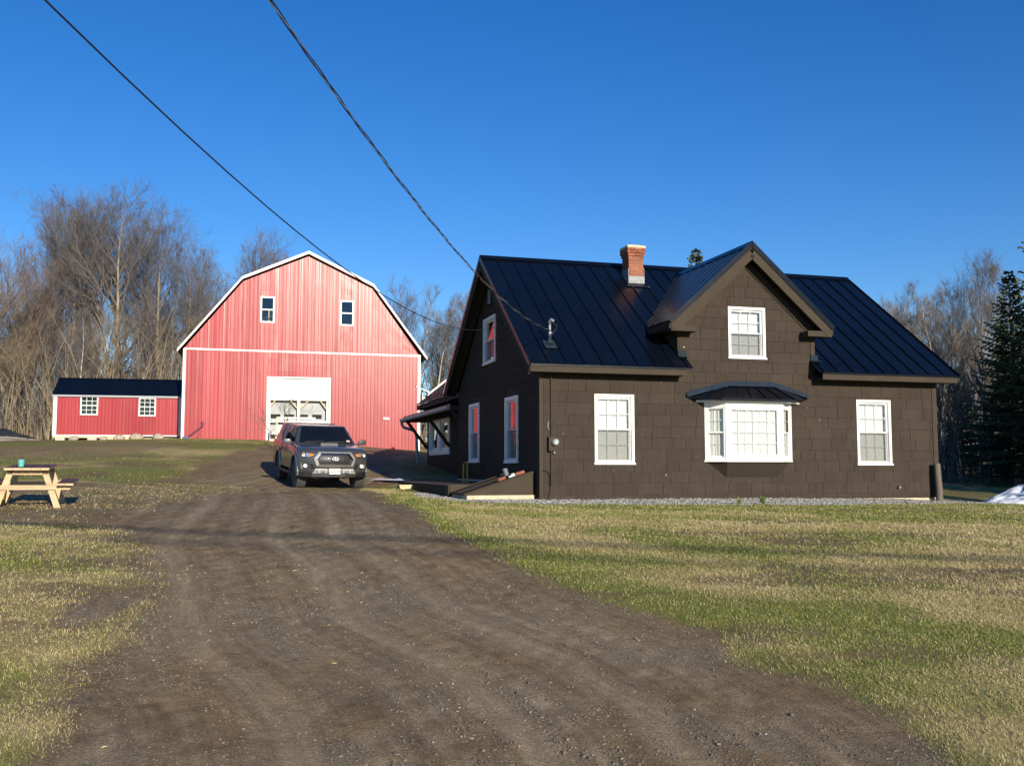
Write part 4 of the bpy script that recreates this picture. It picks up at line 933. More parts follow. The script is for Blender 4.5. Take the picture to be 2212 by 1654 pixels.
def bulkhead():
    o = empty('cellar_bulkhead', hw(-.75, .9, 0), HYAW); tag(o, 'brown sloping cellar bulkhead on a concrete base at the house corner', 'bulkhead')
    A = lambda s,t,z: (s+.75, t-.9, z)
    s0, s1, t0, t1 = -1.56, -.03, .32, 1.70
    q = MB(); q.box(A(s0,0,0)[0],A(s1,0,0)[0],t0-.9-.05,t1-.9+.05,-.35,.075); q.build('concrete_base', M['foundation'], o)
    for t in (t0, t1-.03):
        q = MB(); q.prism([A(s0,t,.08),A(s1,t,.08),A(s1,t,.54),A(s1-.12,t,.54),A(s0,t,.10)], (0,.03,0)); q.build('side_panel', M['trim'], o)
    for k in (0, 1):
        a = t0-.03+k*(t1-t0+.06)/2; b = a+(t1-t0+.06)/2-.006
        q = MB(); q.hexa([A(s0-.06,a,.075),A(s1-.1,a,.55),A(s1-.1,b,.55),A(s0-.06,b,.075)],[A(s0-.06,a,.105),A(s1-.1,a,.58),A(s1-.1,b,.58),A(s0-.06,b,.105)])
        d = q.build('door', M['trim'], o)
        q = MB(); q.bar(A(s0-.02,b-.02,.125),A(s1-.14,b-.02,.585), .03, .015, up=(0,0,1)); q.build('edge_strip', M['trim'], d)
    q = MB(); q.box(A(s1-.12,0,0)[0],A(s1,0,0)[0],t0-.93,t1-.87,.545,.585); q.build('cap', M['trim'], o)
    # loose bricks weighing the doors down, and a cup
    dzs = lambda s: .105+(s-(s0-.06))/(s1-.1-(s0-.06))*.475
    for s, t, rz, lb in ((-.72,.55,.4,'red brick halfway down the bulkhead door'),(-.30,.50,-.2,'red brick lying near the top of the bulkhead door')):
        q = MB(); q.box(-.10,.10,-.046,.046,0,.06); b = q.build('brick', M['brick'], None, bevel=.006); b.matrix_world = Matrix.Translation(hw(s,t,dzs(s)+.002)) @ Matrix.Rotation(HYAW,4,'Z') @ Matrix.Rotation(-math.atan2(.475,1.49),4,'Y') @ Matrix.Rotation(rz,4,'Z'); tag(b, lb, 'brick')
    q = MB(); q.box(-.09,.09,-.04,.04,0,.03); q.box(-.02,.05,-.03,.03,.03,.06); b = q.build('white_block', M['white'], None, bevel=.008); b.matrix_world = Matrix.Translation(hw(-.46,.56,dzs(-.46)+.002)) @ Matrix.Rotation(HYAW,4,'Z') @ Matrix.Rotation(-.31,4,'Y'); tag(b, 'small white block between the two bricks on the bulkhead', 'block')
    q = MB(); q.lathe([(.055,0),(.06,.12),(.058,.16),(.05,.16),(.048,.02)], 14); b = q.build('plastic_tub', M['bluegrey'], None, smooth=True); b.location = hw(-.40,1.25,dzs(-.40)+.0); b.rotation_euler = (0,-.31,HYAW); tag(b, 'blue grey plastic tub at the top of the bulkhead', 'tub')
    # yellow level leaning at the wall
    o = empty('yellow_post', hw(-.22, 6.1, .272), HYAW); tag(o, 'narrow yellow frame standing upright on the deck by the dark wall', 'frame')
    q = MB(); q.tube([(-.05,0,0),(-.05,0,.50),(-.02,0,.55),(.03,0,.55),(.06,0,.50),(.06,0,0)], .022, 8); q.build('rail', M['yellow'], o)
    q = MB(); q.box(-.09,.10,-.05,.05,0,.02); q.build('foot', M['yellow'], o)
    # timber post at the right corner
    p = hw(10.03,-.22,0); z = terr(p.x, p.y)
    q = MB(); q.tube([(0,0,-.2),(.0,.0,.3),(-.012,.02,.6),(-.02,.03,.92)], [.085,.082,.08,.076], 12); b = q.build('timber_post', M['postwood'], None, smooth=True); b.location = (p.x,p.y,z); tag(b, 'dark round timber post leaning at the right corner of the house', 'post')
bulkhead()
def tarp(name, label, x, y, rx, ry, h, mat, seed, cat, peak=(0,0)):
    n = 34; V = []
    g = np.linspace(-1, 1, n); X, Y = np.meshgrid(g, g); r = np.hypot(X, Y)
    px, py = peak; d = np.hypot(X-px*.7, Y-py*.7)
    z = np.clip(1-r**1.7, 0, 1)**.75*(1-.55*d)
    z = z+(np.abs(fbm(X*2.6+5, Y*2.6, seed, 4)-.5)*-1.1+.10)*np.clip(1-r, 0, 1)**.4
    wx = X*rx*(1+.12*fbm(Y*2, X*2, seed+1)); wy = Y*ry; wz = np.maximum(z, 0)*h
    Z = TH(wx+x, wy+y)-terr(x, y)+wz+.01-.05*(r > .97)
    keep = r < 1.12; i = np.arange(n*n).reshape(n,n); F = np.stack([i[:-1,:-1],i[:-1,1:],i[1:,1:],i[1:,:-1]],2).reshape(-1,4); kf = keep.ravel()[F].all(1)
    o = link(name, fast_mesh(name, np.stack([wx,wy,Z],2).reshape(-1,3), F[kf], mat, smooth=True)); o.location = (x, y, terr(x,y)); tag(o, label, cat); return o
tarp('covered_pile', 'white plastic sheeting over a low pile beside the dark woods', 14.75, 28.4, 1.35, .8, .85, M['whitetarp'], 3, 'pile', (.45,-.2))
tarp('covered_pile', 'black plastic sheeting over a heap left of the red shed', -25.9, 50.2, 1.9, 1.0, .62, M['blacktarp'], 8, 'pile', (.2,0))
tarp('dirt_mound', 'low mound of brown earth left of the red shed', -24.8, 48.6, 1.9, .8, .22, M['rock'], 12, 'mound')
def red_boards():
    x, y = 14.05, 26.6; o = empty('board_stack', (x, y, terr(x,y)), R(20)); tag(o, 'dull red boards stacked at the right edge of the lawn', 'boards')
    for i, (w, z) in enumerate(((.5,0),(.46,.055),(.40,.11),(.36,.165))):
        q = MB(); q.box(-w,w,-.1,.1,z,z+.05); b = q.build('board', M['redboard'], o); b.rotation_euler = (0,0,.06*(i-1))
red_boards()
def planks():
    for i, (x, y, l, rz, ry, lb) in enumerate(((-24.0,47.5,1.0,.5,.06,'dark plank on the earth left of the shed, nearest the shed'),(-24.9,47.4,.9,-.3,.1,'dark plank on the earth mound left of the shed'),(-23.4,47.3,.8,.15,.02,'grey plank lying flat at the corner of the shed'))):
        q = MB(); q.box(-l/2,l/2,-.09,.09,0,.04); b = q.build('plank', M['postwood']); b.location = (x,y,terr(x,y)+.08); b.rotation_euler = (0,ry,rz); tag(b, lb, 'plank')
planks()

# ------------------------------------------------------------------ barn
BO = Vector((-15.58, 47.0, 3.06)); BYAW = R(14)
barn = empty('barn', BO, BYAW); tag(barn, 'tall red metal barn with white trim and gambrel roof', 'barn')
BW, BD = 11.27, 16.0
GAM = [(-.0,4.30),(2.64,7.62),(5.72,9.0),(8.86,7.52),(11.27,4.22)]         # gable outline of the wall top
def gam(s):
    for (a, b), (c, d) in zip(GAM[:-1], GAM[1:]):
        if a <= s <= c: return b+(d-b)*(s-a)/(c-a)
    return 4.2
RBR = random.Random(77)
def ribbed(parent, s0, s1, zb, ztop, mat, pitch=.178, rib=.030, name='siding_panel', breaks=()):
    """one upright ribbed sheet from s0 to s1; zb and ztop are functions of s"""
    n = max(1, round((s1-s0)/pitch)); p = (s1-s0)/n; prof = []
    for i in range(n):
        a = s0+i*p; t0, t1 = RBR.gauss(0,.0008), RBR.gauss(0,.0008)
        prof += [(a,-.004-rib),(a+.020,-.004-rib),(a+.034,-.004+t0),(a+p*.42,-.004+t1),(a+p*.45,-.010),(a+p*.55,-.010),(a+p*.58,-.004+t1),(a+p-.014,-.004-t0)]
    prof.append((s1,-.004-rib))
    ks = sorted(b for b in breaks if s0 < b < s1)
    V = []; F = []; m = len(prof); rows = 5
    wav = [RBR.gauss(0,.0016) for r in range(rows)]; w2 = [RBR.gauss(0,.0016) for r in range(rows)]
    for (s, y) in prof:
        a, b = zb(s), ztop(s); f = (s-s0)/(s1-s0)
        for r in range(rows): V.append((s, y+wav[r]*(1-f)+w2[r]*f, a+(b-a)*r/(rows-1)))
    for i in range(m-1):
        for r in range(rows-1): F.append((i*rows+r,(i+1)*rows+r,(i+1)*rows+r+1,i*rows+r+1))
    return link(name, fast_mesh(name, V, F, mat), None, parent)
BDOOR = (3.94, 6.80, -.2, 2.94)
BWIN = ((3.50,4.11,5.66,6.88),(7.32,7.93,5.64,6.84))
def build_barn():
    out = [(0,-1.2),(BW,-1.2)]+[(s,z) for s,z in GAM[::-1]]
    bw = cdt_sheet(out, [rect(BDOOR[0],BDOOR[1],BDOOR[2],BDOOR[3])]+[rect(*b) for b in BWIN], lambda p: (p[0], .03, p[1])).build('front_wall', M['dark'], barn)
    base = lambda s: -.15-.62*s/BW
    n = 13; w = BW/n
    mid = lambda s: 4.25-.06*s/BW
    for i in range(n):
        a, b = i*w, (i+1)*w
        # lower sheets, cut at the doorway
        segs = [(a,b,None)]
        d0, d1 = BDOOR[0]-.06, BDOOR[1]+.06
        parts = []
        if b <= d0 or a >= d1: parts = [(a,b,base)]
        else:
            if a < d0: parts.append((a,d0,base))
            if b > d1: parts.append((d1,b,base))
            parts.append((max(a,d0),min(b,d1),lambda s: BDOOR[3]+.06))
        for p0,p1,f in parts: ribbed(bw, p0, p1, f, mid, M['red'])
        # upper sheets up to the gambrel, split round the windows
        parts = [(a,b,mid,gam)]
        for (x0,x1,z0,z1) in BWIN:
            nx = []
            for (p0,p1,f,g) in parts:
                if p1 <= x0 or p0 >= x1: nx.append((p0,p1,f,g)); continue
                if p0 < x0: nx.append((p0,x0,f,g))
                if p1 > x1: nx.append((x1,p1,f,g))
                m0,m1 = max(p0,x0), min(p1,x1)
                nx.append((m0,m1,f,lambda s,z0=z0: z0)); nx.append((m0,m1,lambda s,z1=z1: z1,g))
            parts = nx
        for p0,p1,f,g in parts:
            cut = [p0]+[s for s,_ in GAM[1:-1] if p0+.02 < s < p1-.02]+[p1]
            for c0,c1 in zip(cut[:-1],cut[1:]): ribbed(bw, c0, c1, (lambda s,f=f: f(s)+.05) if f is mid else f, g, M['red'])
    q = MB(); q.hexa([(0,-.045,mid(0)-.03),(BW,-.045,mid(BW)-.03),(BW,-.045,mid(BW)+.05),(0,-.045,mid(0)+.05)],[(0,0,mid(0)-.03),(BW,0,mid(BW)-.03),(BW,0,mid(BW)+.05),(0,0,mid(0)+.05)]); q.build('belt_trim', M['white_trim'], barn)
    for s in (-.04, BW-.09):
        q = MB(); q.box(s,s+.13,-.055,.03,-1.0,4.26); q.build('corner_trim', M['white_trim'], barn)
    # side and back walls
    q = MB(); q.quad((0,.03,-1.2),(0,BD,-1.2),(0,BD,4.3),(0,.03,4.3)); q.build('left_wall', M['red'], barn)
    q = MB(); q.quad((BW,.03,-1.2),(BW,BD,-1.2),(BW,BD,4.22),(BW,.03,4.22)); q.build('right_wall', M['red'], barn)
    q = MB(); q.add([(s,BD,z) for s,z in out], [tuple(range(len(out)))]); q.build('rear_wall', M['red'], barn)
    # gambrel roof with white rake
    ro = [(-.30,4.20),(2.60,7.80),(5.72,9.20),(8.91,7.70),(11.62,4.12)]
    rf = MB()
    rf = rf.add([(s,-.22,z) for s,z in ro]+[(s,BD+.2,z) for s,z in ro]+[(s,-.22,z-.08) for s,z in ro]+[(s,BD+.2,z-.08) for s,z in ro],
          [(i,i+1,i+6,i+5) for i in range(4)]+[(i+10,i+15,i+16,i+11) for i in range(4)]+[(i,i+10,i+11,i+1) for i in range(4)]).build('roof', M['roof'], barn)
    for (a,b),(c,d) in zip(ro[:-1],ro[1:]):
        q = MB(); q.hexa([(a,-.26,b+.02),(c,-.26,d+.02),(c,-.26,d-.115),(a,-.26,b-.115)],[(a,-.2,b+.02),(c,-.2,d+.02),(c,-.2,d-.115),(a,-.2,b-.115)]); q.build('rake_trim', M['white_trim'], rf)
        q = MB(); q.quad((a,-.2,b-.10),(c,-.2,d-.10),(c,.03,d-.10),(a,.03,b-.10)); q.build('rake_soffit', M['white_trim'], rf)
    # loft windows
    for (x0,x1,z0,z1) in BWIN:
        q = MB(); ring(q, x0-.03,x1+.03,-.05,.03,z0-.03,z1+.03,.07); q.box(x0,x1,-.03,.03,(z0+z1)/2-.03,(z0+z1)/2+.03); wn = q.build('window', M['white'], barn)
        for c0,c1 in ((z0,(z0+z1)/2),((z0+z1)/2,z1)):
            q = MB(); q.box(x0+.03,x1-.03,.0,.006,c0+.03,c1-.03); q.build('pane', M['glass'], wn)
    q = MB(); q.box(3.85,4.0,1.0,1.1,5.6,6.4); q.build('loft_post', M['pinelight'], barn)
    # doorway: white head panel, frame, inner grey door with small lights
    x0,x1,z0,z1 = BDOOR
    q = MB(); q.box(x0-.09,x0,-.07,.12,-.5,z1+.07); q.box(x1,x1+.09,-.07,.12,-.5,z1+.07); q.box(x0,x1,-.07,.12,z1,z1+.07); fr = q.build('door_frame', M['white_trim'], barn)
    for k in range(2):
        a = 1.93+k*.5; q = MB(); q.box(x0+.01,x1-.02,.05,.09,a,a+.495); q.build('door_panel', M['door_white'], fr)
    q = MB(); q.box(x0,x1,.06,.12,1.88,1.925); q.box(x0,x0+.09,.10,.16,-.5,1.9); q.box(x1-.09,x1,.10,.16,-.5,1.9); q.box((x0+x1)/2-.06,(x0+x1)/2+.07,.10,.18,.86,1.9); q.box(x0,x1,.09,.17,.80,.90); q.build('rail', M['white_trim'], fr)
    for (a,b,c,d) in ((x0+.05,1.55,x0+.35,1.9),(4.95,1.9,5.32,1.5),(5.45,1.5,5.85,1.9),(6.4,1.9,x1-.06,1.45)):
        q = MB(); q.bar((a,.2,b),(c,.2,d), .05, .12, up=(0,1,0)); q.build('timber_brace', M['pinelight'], fr)
    idr = MB(); idr.box(x0-.6,x1+.6,.42,.47,-.6,2.6); idr = idr.build('inner_door', M['roomgrey'], barn)
    for k in range(7):
        q = MB(); q.box(x0-.58,x1+.58,.405,.42,-.5+k*.38,-.5+k*.38+.355); q.build('door_slat', M['roomgrey'], idr)
    for a in (4.06,4.72,5.38,6.04): 
        q = MB(); q.box(a,a+.46,.385,.406,1.02,1.22); q.build('pane', M['dark'], idr)
    q = MB(); q.quad((x0-.7,.1,2.6),(x1+.7,.1,2.6),(x1+.7,.5,2.6),(x0-.7,.5,2.6)); q.quad((x0-.62,.1,-.6),(x0-.62,.5,-.6),(x0-.62,.5,2.6),(x0-.62,.1,2.6)); q.quad((x1+.62,.1,-.6),(x1+.62,.5,-.6),(x1+.62,.5,2.6),(x1+.62,.1,2.6)); q.build('vestibule', M['roomgrey'], barn)
    q = MB(); q.box(9.46,9.77,-.12,-.02,.98,1.10); q.build('wall_vent', M['white'], barn, bevel=.02)
build_barn()

def bw_(s, t, z=0): return Matrix.Translation(BO) @ Matrix.Rotation(BYAW,4,'Z') @ Vector((s,t,z))
def hand_truck():
    p = bw_(.35,-.35,-.05); o = empty('hand_truck', (p.x,p.y,terr(p.x,p.y)), BYAW); tag(o, 'hand truck leaning at the left corner of the red barn', 'hand truck')
    q = MB(); q.tube([(-.15,0,.05),(.35,.08,.45),(.62,.12,.66)], .018, 6); q.tube([(.62,.12,.66),(.52,.12,.80),(.56,.12,.86),(.66,.12,.72)], .016, 6); q.build('handle', M['navy'], o)
    q = MB(); q.box(-.3,.02,-.06,.1,.0,.12); q.build('base', M['navy'], o, bevel=.02)
    q = MB(); q.tube([(.25,.0,.0),(.42,.0,.12),(.36,0,.0)], .014, 6); q.build('stand', M['redmetal'], o)
hand_truck()
def trailer():
    p = bw_(4.95,-2.2,0); z = terr(p.x,p.y); o = empty('utility_trailer', (p.x,p.y,z), BYAW); tag(o, 'white utility trailer parked in front of the barn doorway', 'trailer')
    q = MB(); q.box(-.62,1.12,0,.05,.42,.82); q.build('tailgate', M['white'], o, bevel=.015)
    q = MB(); q.box(-.62,1.12,.05,1.1,.40,.46); q.build('bed', M['black'], o)
    q = MB(); q.box(-.58,1.08,.03,1.05,.12,.40); q.build('chassis', M['black'], o)
    q = MB(); q.box(-.66,-.58,-.02,.06,.1,1.16); q.box(1.08,1.14,-.02,.06,.4,1.0); q.build('post', M['pinelight'], o)
    for z0 in (.93, 1.10):
        q = MB(); q.box(-.62,1.12,.0,.04,z0,z0+.075); q.build('side_board', M['white_trim'], o)
    for x in (-.78, 1.2):
        Mx = Matrix.Translation((x,.5,.28)) @ Matrix.Rotation(R(90),4,'Y')
        q = MB(); q.lathe([(.17,-.09),(.27,-.08),(.29,-.04),(.29,.04),(.27,.08),(.17,.09)], 18, Mx); wh = q.build('wheel', M['rubber'], o, smooth=True)
        q = MB(); q.lathe([(.16,-.092),(.05,-.07),(.05,.07),(.16,.092)], 12, Mx); q.build('rim', M['white'], wh)
    q = MB(); q.box(-.95,-.62,-.1,-.02,.0,.16); q.build('step', M['pinelight'], o)
    q = MB(); q.box(-.86,-.70,-.06,.0,.35,.52); q.build('lamp', M['fog'], o, bevel=.02)
trailer()

# ------------------------------------------------------------------ shed
SO = Vector((-22.12, 48.0, 3.25)); SYAW = R(12.5)
shed = empty('shed', SO, SYAW); tag(shed, 'small red metal shed with dark blue roof on pale timber skids', 'shed')
def build_shed():
    W, D, H_, RZs, RTs = 5.88, 2.5, 1.95, 2.84, 1.25
    wins = ((1.22,1.97,1.01,1.88),(3.90,4.64,.98,1.84))
    w = cdt_sheet(rect(0,W,0,H_), [rect(*q) for q in wins], lambda p: (p[0],.02,p[1])).build('front_wall', M['dark'], shed)
    xs = [.16,.95,1.22,1.97,2.62,3.25,3.90,4.64,5.3,5.74]
    for a, b in zip(xs[:-1], xs[1:]):
        z = [q for q in wins if abs(q[0]-a) < .01]
        if z: ribbed(w, a, b, lambda s: .02, lambda s,z=z: z[0][2], M['red'], pitch=.15); ribbed(w, a, b, lambda s,z=z: z[0][3], lambda s: H_, M['red'], pitch=.15)
        else: ribbed(w, a, b, lambda s: .02, lambda s: H_, M['red'], pitch=.15)
    for s in (-.03, W-.14):
        q = MB(); q.box(s,s+.17,-.03,.06,0,H_); q.build('corner_trim', M['white_trim'], shed)
    q = MB(); q.box(-.03,W+.03,-.035,.0,-.035,.02); q.build('base_trim', M['white_trim'], shed)
    for s in (0, W):
        q = MB(); q.add([(s,.02,0),(s,D,0),(s,D,H_),(s,RTs,RZs-.04),(s,.02,H_)], [(0,1,2,3,4)]); q.build('end_wall', M['red'], shed)
    q = MB(); q.quad((0,D,0),(W,D,0),(W,D,H_),(0,D,H_)); q.build('rear_wall', M['red'], shed)
    sl = (RZs-H_)/(RTs+.12); n = 7; pw = (W+.16)/n
    rf = MB(); rf.add([(-.08,RTs,RZs-.01),(W+.08,RTs,RZs-.01),(W+.08,D+.12,H_),(-.08,D+.12,H_)], [(0,1,2,3)]); rf = rf.build('roof', M['roof'], shed)
    up = Vector((0,-sl,1)).normalized()
    for i in range(n):
        a = -.08+i*pw; b = a+pw; q = MB()
        q.prism([(a,-.12,H_+.0),(b,-.12,H_+.0),(b,RTs,RZs),(a,RTs,RZs)], up*.02)
        for k in range(4): x = a+pw*k/4; q.bar((x+.01,-.12,H_+.028),(x+.01,RTs,RZs+.028), .025, .018)
        q.build('roof_panel', M['roof'], rf)
    q = MB(); q.box(-.08,W+.08,-.11,-.08,H_-.09,H_-.005); q.build('fascia', M['downspout'], shed)
    q = MB(); q.prism([(-.1,RTs-.1,RZs-.03),(-.1,RTs,RZs+.05),(-.1,RTs+.1,RZs-.03)], (W+.2,0,0)); q.build('ridge_cap', M['roof'], rf)
    for (x0,x1,z0,z1) in wins:
        q = MB(); ring(q, x0-.03,x1+.03,-.045,.03,z0-.03,z1+.03,.06); q.box(x0,x1,-.035,.02,(z0+z1)/2-.02,(z0+z1)/2+.02); wn = q.build('window', M['white'], shed)
        q = MB(); grille(q, x0,x1,z0,z1,-.02,3,4,.02); q.build('grille', M['white'], wn)
        q = MB(); q.box(x0+.02,x1-.02,.005,.01,z0+.02,z1-.02); q.build('pane', M['glass'], wn)
    q = MB(); q.box(-.02,W*.62,.0,.14,-.12,-.04); q.box(W*.4,W,.02,.14,-.19,-.12); q.build('skid', M['pinelight'], shed)
    q = MB(); q.box(0,W,D-.15,D,-.15,-.04); q.build('skid', M['pinelight'], shed)
    for s in (.1,1.55,2.8,4.2,5.45):
        for t in (.02, D-.3):
            p = Matrix.Translation(SO) @ Matrix.Rotation(SYAW,4,'Z') @ Vector((s,t,0)); zb = terr(p.x,p.y)-SO.z-.05
            q = MB(); q.box(s,s+.42,t,t+.2,zb,-.125 if s > 2.2 else -.125); q.build('block', M['block'], shed)
build_shed()
def rocks():
    rnd = random.Random(2)
    for i, (s, t, r, lb) in enumerate(((1.0,-.35,.20,'pale round field stone left of centre under the shed'),(2.35,-.3,.17,'small low field stone under the middle of the shed'),(3.05,-.35,.22,'broad flat field stone right of centre under the shed'),(3.85,-.3,.26,'large angular field stone in front of the shed'),(4.85,-.3,.24,'tall pointed field stone by the right end of the shed'))):
        p = Matrix.Translation(SO) @ Matrix.Rotation(SYAW,4,'Z') @ Vector((s,t,0)); bm = bmesh.new(); bmesh.ops.create_icosphere(bm, subdivisions=3, radius=1)
        for v in bm.verts:
            d = 1+.28*(float(fbm(np.array([v.co.x*1.3+i*7]), np.array([v.co.y*1.3+v.co.z*1.7+i*3]), 5, 3)[0])-.5)*2; v.co *= d
            v.co.x *= r*1.25; v.co.y *= r; v.co.z *= r*(1.05 if i == 4 else .8)
        me = bpy.data.meshes.new('field_stone'); bm.to_mesh(me); bm.free()
        for f in me.polygons: f.use_smooth = True
        o = link('field_stone', me, M['rock']); o.location = (p.x,p.y,terr(p.x,p.y)+r*.42); o.rotation_euler = (0,0,rnd.uniform(0,3)); tag(o, lb, 'stone', 'field stones along the front of the shed')
rocks()

# ------------------------------------------------------------------ picnic table
def picnic():
    x, y = -8.53, 17.75; th = R(20); z = terr(x, y)
    dx = (terr(x-.34,y+.94)-terr(x+.34,y-.94))/2.0
    o = empty('picnic_table', (x,y,z+.005)); o.rotation_euler = (math.atan(dx)+.0,0,th); o.scale = (.96,.96,.95); tag(o, 'wooden picnic table with dark top beside the dirt yard', 'picnic table')
    Lh = .85; H_ = .73
    for i in range(5):
        a = -.36+i*.146; q = MB(); q.box(a,a+.140,-Lh,Lh,H_-.038,H_); b = q.build('top_board', M['pine'], o)
        q = MB(); q.box(a+.001,a+.139,-Lh+.002,Lh-.002,H_,H_+.003); q.build('stained_face', M['stain'], b)
    for sg in (-1, 1):
        for k in range(2):
            a = sg*.63-.14+k*.142; q = MB(); q.box(a,a+.137,-Lh,Lh,.415,.453); b = q.build('bench_board', M['pine'], o)
            q = MB(); q.box(a+.001,a+.136,-Lh+.002,Lh-.002,.453,.456); q.build('stained_face', M['stain'], b)
    for yy in (-.62, .62):
        q = MB(); q.box(-.33,.33,yy-.02,yy+.02,H_-.13,H_-.04); q.build('top_cleat', M['pine'], o)
        q = MB(); q.prism([(-.70,yy-.06,.33),(.70,yy-.06,.33),(.76,yy-.06,.415),(-.76,yy-.06,.415)], (0,.038,0)); q.build('crossbar', M['pine'], o)
        for sg in (-1, 1):
            q = MB(); q.hexa([(sg*.50-.055,yy-.02,0),(sg*.50+.055,yy-.02,0),(sg*.27+.05,yy-.02,H_-.05),(sg*.27-.05,yy-.02,H_-.05)],[(sg*.50-.055,yy+.02,0),(sg*.50+.055,yy+.02,0),(sg*.27+.05,yy+.02,H_-.05),(sg*.27-.05,yy+.02,H_-.05)]); q.build('leg', M['pine'], o)
    for sg in (-1, 1):
        q = MB(); q.box(sg*.48-.05,sg*.48+.05,-.62-.02,-.62+.05,.455,.53) if False else q.box(sg*.5-.07,sg*.5+.05,.52,.60,.33,.44); q.build('block', M['pinelight'], o)
    p = Matrix.LocRotScale(o.location, o.rotation_euler, o.scale) @ Vector((-.14,-.35,H_+.003))
    q = MB(); q.lathe([(.045,0),(.055,.10),(.057,.125),(.050,.125),(.042,.01)], 18); c = q.build('cup', M['teal'], None, smooth=True); c.location = p; tag(c, 'teal enamel cup standing on the picnic table', 'cup')
    q = MB(); q.lathe([(.11,0),(.14,.30),(.145,.30),(.135,.30),(.105,.02)], 16); c = q.build('bucket', M['yellow'], None, smooth=True); c.location = (-9.2,17.9,terr(-9.2,17.9)); tag(c, 'yellow bucket under the left picnic bench', 'bucket')
picnic()

